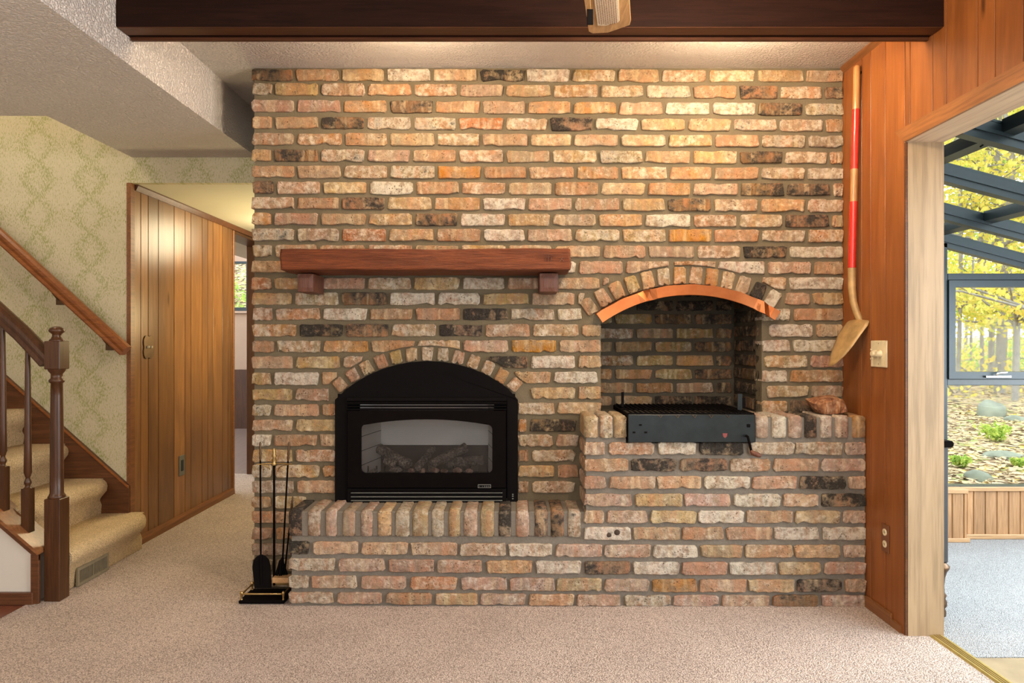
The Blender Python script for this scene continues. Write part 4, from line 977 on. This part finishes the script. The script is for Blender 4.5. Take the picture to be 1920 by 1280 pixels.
# ------------------------------------------------------------------ staircase
RISE, RUN = .1965, .2205
def step_profile(k):
    xn = -2.047-RUN*k; zt = .210+RISE*k; z0 = zt-RISE-.012 if k else 0.0
    base = [(-.060, z0), (-.054, z0+(zt-z0)*.28), (-.038, z0+(zt-z0)*.48), (-.017, z0+(zt-z0)*.62), (-.004, zt-.064), (0, zt-.044), (-.004, zt-.024), (-.018, zt-.009), (-.042, zt), (-.30, zt-.003)]
    return [(xn+a, z) for a, z in base]+[(xn-.30, z0)]
stairs = thing('staircase', 'carpeted stairs in worn tan plush climbing towards the left', 'stairs', (-2.12, 3.5, 0))
for k in range(9):
    pr = step_profile(k); ny = 14; y0, y1 = 3.175, YS-.001
    vs = []; n = len(pr)
    for j in range(ny+1):
        y = y0+(y1-y0)*j/ny
        for i, (x, z) in enumerate(pr):
            q = noise.noise_vector(Vector((x*7, y*7, z*7+k)))*(.008 if 0 < i < n-2 else 0)
            edge = -.034*max(0, (y-(y1-.10))/.10)**2 if i in (2, 3, 4, 5, 6, 7) else 0
            vs.append((x+q.x+edge, y, max(0, z+q.z)))
    fs = [(j*n+i, (j+1)*n+i, (j+1)*n+(i+1) % n, j*n+(i+1) % n) for j in range(ny) for i in range(n)]
    m = MB().add(vs, fs, True); m.add(vs[:n], [tuple(range(n))]); m.add(vs[-n:], [tuple(range(n-1, -1, -1))])
    if k == 0: m.v = [(x, y, z) for x, y, z in m.v]
    o_ = m.build('carpeted_step', STAIRCARPET, stairs); sb_ = o_.modifiers.new('soft', 'BEVEL'); sb_.width = .004; sb_.segments = 2; sb_.limit_method = 'ANGLE'; sb_.angle_limit = 1.2
sl = RISE/RUN
def skz(x): return .362+sl*(XP-x)
MB().prism([(XP, 0), (XP, skz(XP)), (-4.2, skz(-4.2)), (-4.2, skz(-4.2)-.55), (XP-.3, 0)], 'y', YS-.020, YS-.0008).build('wall_stringer', DARKTRIM, stairs)
MB().prism([(XP, skz(XP)-.012), (XP, skz(XP)), (-4.2, skz(-4.2)), (-4.2, skz(-4.2)-.012)], 'y', YS-.027, YS-.0205).build('stringer_bead', RAILW, stairs)
def cz_(x): return .2430+.86*(-2.13-x)
cap = MB().prism([(-2.128, cz_(-2.128)-.018), (-2.128, cz_(-2.128)), (-4.2, cz_(-4.2)), (-4.2, cz_(-4.2)-.018)], 'y', 3.058, 3.205); cap.build('stair_cap', wood('stair_cap_wood', (.17, .062, .022), (.30, .13, .05), 'x', .25, .04, 1), stairs)
MB().prism([(-2.128, cz_(-2.128)-.045), (-2.128, cz_(-2.128)-.019), (-4.2, cz_(-4.2)-.019), (-4.2, cz_(-4.2)-.045)], 'y', 3.066, 3.078).build('cap_moulding', DARKTRIM, stairs)
struct('wall_understair', MB().prism([(-2.16, 0), (-2.16, cz_(-2.16)-.02), (-4.2, cz_(-4.2)-.02), (-4.2, 0)], 'y', 3.082, 3.17), PAINTW, 'low off-white wall below the stair railing', 'wall')
struct('trim_8', MB().bbox((-2.165, 3.068, 0), (-2.128, 3.082, cz_(-2.165)-.05), .002, 1), DARKTRIM, 'dark vertical trim beside the newel post', 'trim')
struct('baseboard_stair', MB().bbox((-4.2, 3.060, -.003), (-2.150, 3.0815, .052), .003, 1), DARKTRIM, 'dark wooden baseboard under the stair wall', 'baseboard')
# railing: newel, balusters, rail
rail = thing('stair_railing', 'dark wooden stair railing with turned newel post and balusters', 'railing', (-2.089, 3.133, 0))
nx, ny_ = -2.089, 3.133; h = .036
npo = MB().bbox((nx-h, ny_-h, -.002), (nx+h, ny_+h, .464), .003, 1)
npo.lathe((nx, ny_, .464), [(.034, 0), (.036, .006), (.032, .014), (.028, .022), (.0275, .10), (.027, .30), (.0245, .47), (.024, .525), (.031, .53), (.032, .54), (.024, .548), (.024, .568), (.035, .582), (.036, .589)], 20)
npo.bbox((nx-h, ny_-h, 1.053), (nx+h, ny_+h, 1.182), .003, 1)
npo.build('newel_post', NEWEL, rail)
MB().lathe((nx, ny_, 1.182), [(.030, 0), (.031, .005), (.024, .010), (.018, .022), (.019, .032), (.031, .042), (.033, .048), (.028, .058), (.014, .066), (.002, .068)], 20).build('finial', NEWEL, rail)
def rz(x): return 1.122+.90*(nx-h-x)     # centre line of the rail
for x in [-2.222-.1145*k for k in range(0, 8)]:
    zb = cz_(x); zt = rz(x)-.035; L = zt-zb
    m = MB(); s_ = .0185
    m.prism([(x-s_, zb-.018), (x+s_, zb-.018 if False else cz_(x+s_)+.0), (x+s_, zb+.185), (x-s_, zb+.185)], 'y', ny_-s_, ny_+s_)
    z1 = zb+.185
    m.lathe((x, ny_, z1), [(.018, 0), (.012, .006), (.010, .012), (.015, .022), (.0155, .030), (.010, .042), (.009, .050), (.0125, .056), (.013, .062), (.0165, .072), (.0150, .18), (.0105, L-.185-.01), (.0100, L-.185+.02)], 14)
    m.build('baluster', NEWEL, rail)
sec = [(-.030, -.030), (-.034, -.022), (-.027, -.008), (-.033, .008), (-.032, .022), (-.020, .034), (0, .038), (.020, .034), (.032, .022), (.033, .008), (.027, -.008), (.034, -.022), (.030, -.030)]
def sweep_rail(pts, yc, sec, k=1.0):
    m = MB(); vs = []; n = len(sec)
    for i, (x, z) in enumerate(pts):
        a = Vector((pts[max(i-1, 0)][0], 0, pts[max(i-1, 0)][1])); b = Vector((pts[min(i+1, len(pts)-1)][0], 0, pts[min(i+1, len(pts)-1)][1])); t_ = (b-a).normalized(); up = Vector((-t_.z, 0, t_.x))
        if up.z < 0: up = -up
        for (sy, sz) in sec: vs.append((x+up.x*sz*k, yc+sy*k, z+up.z*sz*k))
    fs = [(i*n+j, i*n+(j+1) % n, (i+1)*n+(j+1) % n, (i+1)*n+j) for i in range(len(pts)-1) for j in range(n)]
    m.add(vs, fs, False); m.add(vs[:n], [tuple(range(n))]); m.add(vs[-n:], [tuple(range(n-1, -1, -1))]); return m
sweep_rail([(nx-h+q, rz(nx-h+q)-.036) for q in (0,)]+[(nx-h-q, rz(nx-h-q)-.034+min(.02, q*.15)) for q in (.06, .12, .3, 2.0)], ny_, sec).build('handrail', NEWEL, rail)
# wall handrail
yr = 3.80
def wz(x): return Z(651, yr)+.915*(X(228, yr)-x)
wh = thing('wall_handrail', 'reddish-brown handrail on brackets against the leaf wallpaper', 'handrail', (X(228, yr), yr, Z(660, yr)))
sweep_rail([(X(236, yr), wz(X(236, yr))), (X(228, yr), wz(X(228, yr))), (-3.9, wz(-3.9))], yr, [(y*.85, z*.95) for y, z in sec]).build('rail', RAILW, wh)
for u in (97, 192):
    x = X(u, yr); z = wz(x)-.04
    b_ = MB().tube([(x, yr, z+.02), (x, yr+.01, z-.012), (x+.004, yr+.05, z-.045), (x+.004, YS-.002, z-.045)], [.007, .007, .008, .010], 8).build('bracket', BRONZE, wh)
    MB().bbox((x-.030, YS-.007, z-.075), (x+.030, YS-.0008, z-.010), .003, 2).build('wall_plate', BRONZE, b_)
# floor register at the foot of the stairs
vt = thing('floor_vent', 'brown metal air register set in the carpeted bottom riser', 'vent', (-2.115, 3.40, .045))
xv = -2.082
ring_prism([(3.275, .003), (3.525, .003), (3.525, .092), (3.275, .092)], [(3.29, .018), (3.51, .018), (3.51, .077), (3.29, .077)], 0, .008)
fr = MB(); 
for a, b in (((3.275, .003), (3.525, .018)), ((3.275, .077), (3.525, .092)), ((3.275, .018), (3.29, .077)), ((3.51, .018), (3.525, .077))): fr.box((xv-.01, a[0], a[1]), (xv, b[0], b[1]))
VENTM = plain('taupe_vent_metal', (.24, .20, .13), .45, .2)
fr.build('vent_frame', VENTM, vt); MB().box((xv-.03, 3.29, .018), (xv-.014, 3.51, .077)).build('vent_duct', BLACK, vt)
for i in range(22):
    y = 3.295+.01*i; MB().box((xv-.012, y, .018), (xv-.006, y+.0028, .077)).build('vent_slat', VENTM, vt)
MB().box((xv-.004, 3.395, .018), (xv-.001, 3.402, .077)).build('vent_divider', VENTM, vt)

# ------------------------------------------------------------------ sunroom
ZR = lambda x: 2.434-.264*x
SX1 = 4.3
struct('floor_sunroom', MB().box((XR+.12, 2.56, -.1), (SX1, 4.25, -.003)), SUNCARPET, 'room carpet in the sunroom, cool daylight put into its colour', 'floor')
tf = struct('floor_tile', MB().box((XR+.12, -1.5, -.1), (SX1, 2.56, -.010)), GROUT, 'tan tiled strip by the sunroom threshold', 'floor')
rr = random.Random(9)
for i in range(13):
    for j in range(8):
        x0 = XR+.14+.31*(i-2)+.155*(j % 2); y1_ = 2.555-.31*j; a, b = max(x0, XR+.135), min(x0+.303, SX1)
        if b-a < .02: continue
        MB().bbox((a, y1_-.303, -.012), (b, y1_, -.003), .0015, 1).build('tile', TILE, tf)
thr = thing('door_threshold', 'ribbed brass threshold strip between carpet and tile', 'threshold', (1.70, 1.5, 0))
MB().prism([(1.672, 0), (1.680, .006), (1.722, .006), (1.732, 0)], 'y', .3, 2.735).build('strip', plain('ribbed_brass', (.42, .31, .10), .38, .6), thr)
for q in (1.688, 1.698, 1.708): MB().box((q, .3, .0058), (q+.004, 2.733, .0075)).build('rib', BRASS, thr)
sr = thing('sunroom_roof', 'sloping glass sunroom roof on blue-grey aluminium rafters', 'roof', (3.0, 2.0, ZR(3.0)), kind='structure')
ra = [4.10, 3.62, 3.117, 2.62, 2.12, 1.62, 1.12, .62, .12, -.38, -.88]
for d in ra:
    pr = [(XR+.15, ZR(XR+.15)), (SX1, ZR(SX1)), (SX1, ZR(SX1)+.088), (XR+.15, ZR(XR+.15)+.088)]
    MB().prism(pr, 'y', d, d+.045).build('rafter', ALU, sr)
    pr = [(XR+.15, ZR(XR+.15)+.03), (SX1, ZR(SX1)+.03), (SX1, ZR(SX1)+.045), (XR+.15, ZR(XR+.15)+.045)]
    MB().prism(pr, 'y', d-.008, d).build('rafter_lip', ALU, sr)
for a, b in zip(ra, ra[1:]):
    for x in (1.90, 2.52, 3.3):
        z = ZR(x)+.055; o = MB().prism([(x-.02, z-.012+.005), (x+.025, z-.012-.007), (x+.025, z+.035), (x-.02, z+.045)], 'y', b+.045, a).build('purlin', ALU, sr)
    MB().prism([(XR+.15, ZR(XR+.15)+.075), (SX1, ZR(SX1)+.075), (SX1, ZR(SX1)+.080), (XR+.15, ZR(XR+.15)+.080)], 'y', b+.045, a).build('roof_glass', GLASS, sr)
lt = MB().lathe(P(1841, 262, 2.70), [(.006, 0), (.006, .02), (.012, .022)], 8); lt.tube([P(1840, 264, 2.70), P(1843, 272, 2.70), P(1838, 275, 2.70)], .004, 6); lt.build('vent_crank_eye', BLACK, sr)
# end wall of the sunroom
YE = 4.10
w1 = thing('window_1', 'blue-grey framed end window wall of the sunroom', 'window', (3.0, YE, .28), kind='structure')
MX0, MX1 = X(1765, YE), X(1777, YE)
MB().bbox((MX0, YE, .30), (MX1, YE+.06, ZR(MX0)+.02), .003, 1).build('mullion', ALU, w1)
MB().bbox((MX1, YE, Z(525, YE)), (SX1, YE+.06, Z(512.5, YE)), .003, 1).build('transom', ALU, w1)
MB().bbox((MX1, YE+.004, Z(722.5, YE)), (SX1, YE+.06, Z(710.5, YE)), .003, 1).build('transom', plain('grey_frame_metal', (.035, .045, .048), .4, .2), w1)  # lower transom in its own grey metal
sx1 = MX1+.95
sash = ring_prism([(MX1+.001, Z(710, YE)), (sx1, Z(710, YE)), (sx1, Z(525.5, YE)), (MX1+.001, Z(525.5, YE))],
                  [(MX1+.040, Z(697, YE)), (sx1-.04, Z(697, YE)), (sx1-.04, Z(538, YE)), (MX1+.040, Z(538, YE))], YE-.012, YE+.05).build('sash', ALU, w1)
MB().box((MX1+.035, YE+.02, Z(698, YE)), (sx1-.035, YE+.025, Z(537, YE))).build('glass_pane', GLASS, sash)
hd = MB().bbox((X(1843, YE), YE-.030, Z(707.5, YE)), (X(1890, YE), YE-.013, Z(703.5, YE)), .002, 1); hd.tube([P(1869, 704, YE-.03), P(1871, 700, YE-.04), P(1888, 698, YE-.035)], .006, 6)
hd.build('window_handle', CHROME, sash)
MB().bbox((sx1, YE, .30), (sx1+.05, YE+.06, ZR(sx1)+.02), .003, 1).build('mullion', ALU, w1)
for a, b in ((XR+.16, MX0), (MX1, sx1), (sx1+.05, SX1)):
    MB().box((a, YE+.03, .31), (b, YE+.035, Z(722, YE))).build('glass_pane', GLASS, w1)
    MB().prism([(a, Z(512, YE)), (b, Z(512, YE)), (b, ZR(b)), (a, ZR(a))] if Z(512, YE) < ZR(b) else [(a, Z(512, YE)), ((2.434-Z(512, YE))/.264, Z(512, YE)), (a, ZR(a))], 'y', YE+.03, YE+.035).build('glass_pane', GLASS, w1)
MB().box((XR+.16, YE+.03, Z(722, YE)), (MX0, YE+.035, Z(512, YE))).build('glass_pane', GLASS, w1)
MB().bbox((XR+.15, YE, Z(912, YE)-.012), (SX1, YE+.07, Z(912, YE)+.004), .002, 1).build('bottom_rail', ALU, w1)
kw = struct('wall_sunroom', MB().box((XR+.15, YE+.03, 0), (SX1, YE+.13, .285)).box((SX1, -1.5, 0), (SX1+.1, YE+.13, .5)).box((XR+.15, -1.6, 0), (SX1+.1, -1.5, 2.4)).box((XR+.15, yj+.01, 0), (XR+.16, YE+.03, ZR(XR+.15))), PINEX, 'low knotty pine boarded wall under the sunroom window', 'wall')
jx = X(1813, 4.03)
x = XR+.16; i = 0
edges = [1780, 1785, 1808, 1813]
pb = [1720, 1741, 1763, 1785.5, 1807.5]
for a, b in zip(pb, pb[1:]): MB().bbox((X(a, 4.03)+.0015, 4.03, .0), (X(b, 4.03)-.0015, YE+.03, .283), .003, 1).build('pine_board', PINE, kw, origin=(X(a, 4.03), 4.03, 0))
MB().bbox((X(1807.5, 4.03)+.001, 4.028, 0), (jx, YE+.03, .283), .003, 1).build('pine_board', PINE, kw, origin=(jx, 4.03, 0))
e = [1813, 1825.5, 1847.5, 1869.5, 1891.5, 1913.5, 1935.5, 1957.5, 1979.5, 2001.5]
for a, b in zip(e, e[1:]): MB().bbox((X(a, YE)+.0015, YE, .0), (X(b, YE)-.0015, YE+.03, .283), .003, 1).build('pine_board', PINE, kw, origin=(X(a, YE), YE, 0))
MB().bbox((XR+.16, 4.02, .283), (jx+.004, YE+.05, .309), .003, 1).build('pine_sill', PINEX, kw); MB().bbox((jx+.004, 4.085, .283), (SX1, YE+.05, .309), .003, 1).build('pine_sill', PINEX, kw)
MB().bbox((XR+.16, 4.015, -.003), (jx+.012, 4.029, .022), .004, 1).build('pine_base', PINEX, kw); MB().bbox((jx+.012, 4.080, -.003), (SX1, 4.098, .026), .004, 1).build('pine_base', PINEX, kw)
# dark cabinet with turned bronze legs, mostly behind the jamb
cb = thing('dark_cabinet', 'black cabinet with rounded top and turned bronze leg behind the jamb', 'cabinet', (1.80, 3.2, 0))
cx0, cx1 = 1.752, X(1777, 2.93)+.004
MB().bbox((cx0, 2.93, Z(1055, 2.93)), (cx1, 3.40, Z(836, 2.93)), .004, 1).build('body', plain('dull_black_cabinet', (.035, .038, .042), .5), cb)
MB().prism([(cx0, Z(838, 2.93)), (cx1+.004, Z(838, 2.93)), (cx1+.014, Z(836, 2.93)), (cx1+.016, Z(831, 2.93)), (cx1+.010, Z(826, 2.93)), (cx0, Z(826, 2.93))], 'y', 2.92, 3.41).build('top', BLACKP, cb)
for y in (2.955, 3.37):
    MB().lathe((cx1-.026, y, -.003), [(.026, 0), (.028, .02), (.022, .032), (.030, .045), (.031, .06), (.024, .075), (.029, .09), (.021, .10), (.020, .13), (.023, .165), (.030, .19), (.039, .205), (.041, .215), (.030, .225), (.028, .232)], 18).build('leg', BRONZE, cb)

# ------------------------------------------------------------------ outside: leaf-strewn ground, rocks, plants, trees
def leaf_mat(name, stops, scale=3.0, trans=True):
    t = NT(name); v = t.pos((1, 1, 1)); n1 = t.noise(v, scale*6, 2, .7); n2 = t.noise(v, scale*.15, 2)
    c = t.ramp(t.math('ADD', t.math('MULTIPLY', n1, .75), t.math('MULTIPLY', n2, .3)), stops); t.col(c).rough(.7, .2)
    if trans:
        tr = t.n('ShaderNodeBsdfTranslucent'); t.l(c, tr.inputs[0]); mx = t.n('ShaderNodeMixShader'); mx.inputs[0].default_value = .5
        t.l(t.b.outputs[0], mx.inputs[1]); t.l(tr.outputs[0], mx.inputs[2])
        t.l(mx.outputs[0], [n for n in t.t.nodes if n.type == 'OUTPUT_MATERIAL'][0].inputs[0])
    return t.m
LEAFY = leaf_mat('autumn_yellow_green_leaves', [(.34, (.26, .38, .06)), (.44, (.58, .60, .12)), (.54, (.84, .70, .14)), (.66, (.88, .62, .18))])
LEAFG = leaf_mat('spring_green_leaves', [(.35, (.16, .34, .06)), (.5, (.36, .52, .10)), (.65, (.66, .70, .18))])
LITTER = leaf_mat('fallen_leaves', [(.30, (.20, .11, .06)), (.42, (.48, .33, .20)), (.52, (.66, .50, .34)), (.60, (.74, .55, .16)), (.70, (.80, .70, .55))], 8, False)
BARK = plain('grey_brown_bark', (.30, .265, .23), .9, 0, .2, .3, 12, .8)
STONE = plain('mossy_grey_stone', (.25, .26, .20), .9, 0, .2, .3, 5, .5)
def gz(x, y):
    base = .02+.030*(y-4.3)
    if x < -1: base = .2+max(0, y-10.2)*.42
    if y > 11: base += (y-11)*.02
    return base+.03*noise.noise(Vector((x*.8, y*.8, 0)))
t = NT('leaf_litter_ground'); v = t.pos((1, 1, 1), False); vo = t.vor(v, 16, 'F1', 'Color'); spx = t.n('ShaderNodeSeparateColor'); t.l(vo, spx.inputs[0])
t.col(t.ramp(spx.outputs[0], [(0, (.15, .10, .06)), (.3, (.38, .26, .16)), (.55, (.60, .46, .30)), (.8, (.40, .42, .16)), (.92, (.74, .56, .16))], 'CONSTANT')).rough(.95, .1); t.bump(t.vor(v, 16), .8, .03)
gv = []; gf = []; NXg, NYg = 60, 50
for j in range(NYg+1):
    for i in range(NXg+1):
        x = -12+42*i/NXg; y = 4.24+(j/NYg)**1.6*30; gv.append((x, y, gz(x, y)))
for j in range(NYg):
    for i in range(NXg): a = j*(NXg+1)+i; gf.append((a, a+1, a+NXg+2, a+NXg+1))
# leave out the part under the house
gf = [f for f in gf if not (all(gv[q][0] < .5 and gv[q][1] < 9.7 for q in f)) and not all(gv[q][0] < 1.4 and gv[q][1] < 9 for q in f)]
struct('ground', MB().add(gv, gf, True), t.m, 'woodland ground covered in fallen autumn leaves', 'ground')
def leaf_quads(m, rr, pts, size):
    for p in pts:
        a = Vector((rr.gauss(0, 1), rr.gauss(0, 1), rr.gauss(0, 1))).normalized(); b = a.cross(Vector((rr.random(), rr.random(), rr.random()))).normalized(); s = size*rr.uniform(.6, 1.3)
        p = Vector(p); n = len(m.v)
        m.v += [tuple(p-a*s), tuple(p+b*s*.55), tuple(p+a*s), tuple(p-b*s*.55)]; m.f.append((n, n+1, n+2, n+3)); m.sm.append(False)
rr = random.Random(21)
lm = MB()
for i in range(9000):
    d = 4.4+rr.random()**1.5*9; x = d*rr.uniform(.56, .95); s = rr.uniform(.018, .042); z = gz(x, d)+rr.uniform(.004, .03)
    a = rr.uniform(0, 6.28); t1 = Vector((math.cos(a), math.sin(a), rr.uniform(-.3, .3))); t2 = Vector((-math.sin(a), math.cos(a), rr.uniform(-.3, .3))); p = Vector((x, d, z)); n = len(lm.v)
    lm.v += [tuple(p-t1*s), tuple(p+t2*s*.6), tuple(p+t1*s), tuple(p-t2*s*.6)]; lm.f.append((n, n+1, n+2, n+3)); lm.sm.append(False)
tag(lm.build('fallen_leaves', LITTER), 'carpet of fallen leaves outside the sunroom window', 'leaves', kind='stuff')
def rock(u, v, w_, h_, label, grp='rocks among the fallen leaves'):
    dd = 4.5
    for it in range(60):
        dd = 4.4+it*.15
        if Z(v, dd) > gz(X(u, dd), dd) and it > 0: pass
        if Z(v, dd) <= gz(X(u, dd), dd)+.01: break
    # first depth where the sight line meets the ground
    lo = 4.3
    for it in range(400):
        if Z(v, lo) <= gz(X(u, lo), lo): break
        lo += .03
    d = lo+.05; W, H = w_*d/F/2, h_*d/F
    bm = bmesh.new(); bmesh.ops.create_icosphere(bm, subdivisions=3, radius=1)
    for q in bm.verts: q.co += noise.noise_vector(q.co*1.3+Vector((u, 0, 0)))*.22; q.co = Vector((q.co.x*W, q.co.y*W*.8, q.co.z*H))
    me = bpy.data.meshes.new('rock'); bm.to_mesh(me); bm.free(); me.polygons.foreach_set('use_smooth', [True]*len(me.polygons)); me.materials.append(STONE)
    o = bpy.data.objects.new('rock', me); COL.objects.link(o); o.location = (X(u, d), d+.1, gz(X(u, d), d)); tag(o, label, 'rock', grp)
rock(1868, 783, 52, 30, 'large rounded mossy boulder high among the leaves'); rock(1893, 862, 72, 12, 'broad flat stone half buried mid-slope'); rock(1850, 908, 50, 20, 'low grey stone just outside the glass'); rock(1915, 792, 40, 12, 'low dark stone behind the round boulder')
def plant(u, v, w_, label):
    lo = 4.3
    for it in range(400):
        if Z(v, lo) <= gz(X(u, lo), lo): break
        lo += .03
    c = Vector((X(u, lo), lo, gz(X(u, lo), lo))); W = w_*lo/F; rr = random.Random(u)
    r0 = thing('leafy_plant', label, 'plant', c, 'small plants among the leaves')
    m = MB(); pts = []; st_ = MB()
    for i in range(8):
        a = rr.uniform(0, 6.28); e_ = c+Vector((math.cos(a)*W*.5, math.sin(a)*W*.5, W*.6)); st_.tube([c, c.lerp(e_, .5)+Vector((0, 0, W*.15)), e_], .004, 4, False)
        for k in range(26): q = rr.uniform(.3, 1.05); pts.append(c.lerp(e_, q)+Vector((rr.gauss(0, W*.1), rr.gauss(0, W*.1), rr.gauss(0, W*.08))))
    leaf_quads(m, rr, pts, .03); m.build('foliage', LEAFG, r0)['kind'] = 'stuff'; st_.build('stem', LEAFG, r0)
plant(1868, 828, 46, 'bushy bright green plant in the middle of the leaf slope'); plant(1800, 876, 26, 'low sprig of green leaves near the window frame'); plant(1912, 876, 18, 'small green seedling below the flat stone')
TREES = [(1857, 13.0, .11, 1), (1873, 12.0, .17, 1), (1903, 11.0, .10, 1), (1820, 17, .06, 1), (1842, 15, .08, 0), (1795, 12, .07, 0), (1935, 9.5, .16, 1), (1985, 14, .2, 1), (2060, 11, .15, 1), (1760, 19, .2, 1), (1700, 15, .15, 1), (2150, 17, .2, 1), (1885, 20, .08, 1), (1810, 24, .1, 1), (1960, 23, .1, 1)]
where_more = ['broad tree beyond the window edge, nearest the glass roof', 'tall tree beyond the handle side of the sash, yellow crown over the roof', 'nearest outlying tree past the end of the sash',
 'distant tree hidden behind the jamb side of the sunroom', 'tree behind the jamb whose branches show through the lowest roof panes', 'outlying tree well past the sunroom eave', 'far tree behind the thickest trunk',
 'farthest tree on the near side of the window, deep in the wood', 'far background tree past the window edge']
where = ['slim grey-brown tree left of the thickest trunk in the window', 'thickest grey tree trunk in the middle of the sunroom window', 'slender tree towards the window edge with yellow leaves', 'thin tree far back behind the glass on the near side of the window', 'sapling-thin tree between the far trunks', 'thin leaning young tree nearest the mullion']
for i, (u, d, w_, kind) in enumerate(TREES):
    x = X(u, d); z0 = gz(x, d)-.1; rr = random.Random(100+i); H = 10+rr.random()*3
    root = thing('autumn_tree', (where+where_more)[i], 'tree', (x, d, z0), 'trees outside the sunroom')
    tp = [Vector((x, d, z0))+Vector((rr.gauss(0, .05)*k, rr.gauss(0, .05)*k, H*k/8)) for k in range(9)]
    MB().tube(tp, [w_/2*(1-.07*k) for k in range(9)], 10).build('trunk', BARK, root)
    bmesh_ = MB(); pts = []
    for k in range(34):
        q = rr.uniform(.10 if d < 14 else .03, 1); s = tp[int(q*7.99)]; a = rr.uniform(0, 6.28); L = rr.uniform(.7, 2.4)*(1.15-q*.5); e_ = s+Vector((math.cos(a)*L, math.sin(a)*L, rr.uniform(.1, .9)))
        bmesh_.tube([s, s.lerp(e_, .5)+Vector((0, 0, .1)), e_], [.022, .014, .005], 4, False)
        for j in range(125): f = rr.uniform(.25, 1.1); pts.append(s.lerp(e_, f)+Vector((rr.gauss(0, .34), rr.gauss(0, .34), rr.gauss(0, .16))))
    bmesh_.build('branches', BARK, root)
    m = MB(); leaf_quads(m, rr, pts, .036+.0014*d); m.build('foliage', LEAFY if rr.random() < .7 else LEAFG, root)['kind'] = 'stuff'
# bank of shrubs seen through the far-room window
rr = random.Random(77); sbm = MB(); pts = []
for i in range(1500):
    y = rr.uniform(10.4, 15); x = y*rr.uniform(-.47, -.33); pts.append((x, y, gz(x, y)+rr.uniform(.0, .35)))
leaf_quads(sbm, rr, pts, .05); tag(sbm.build('shrub_leaves', LEAFG), 'green leaves on the bank outside the far-room window', 'leaves', kind='stuff')
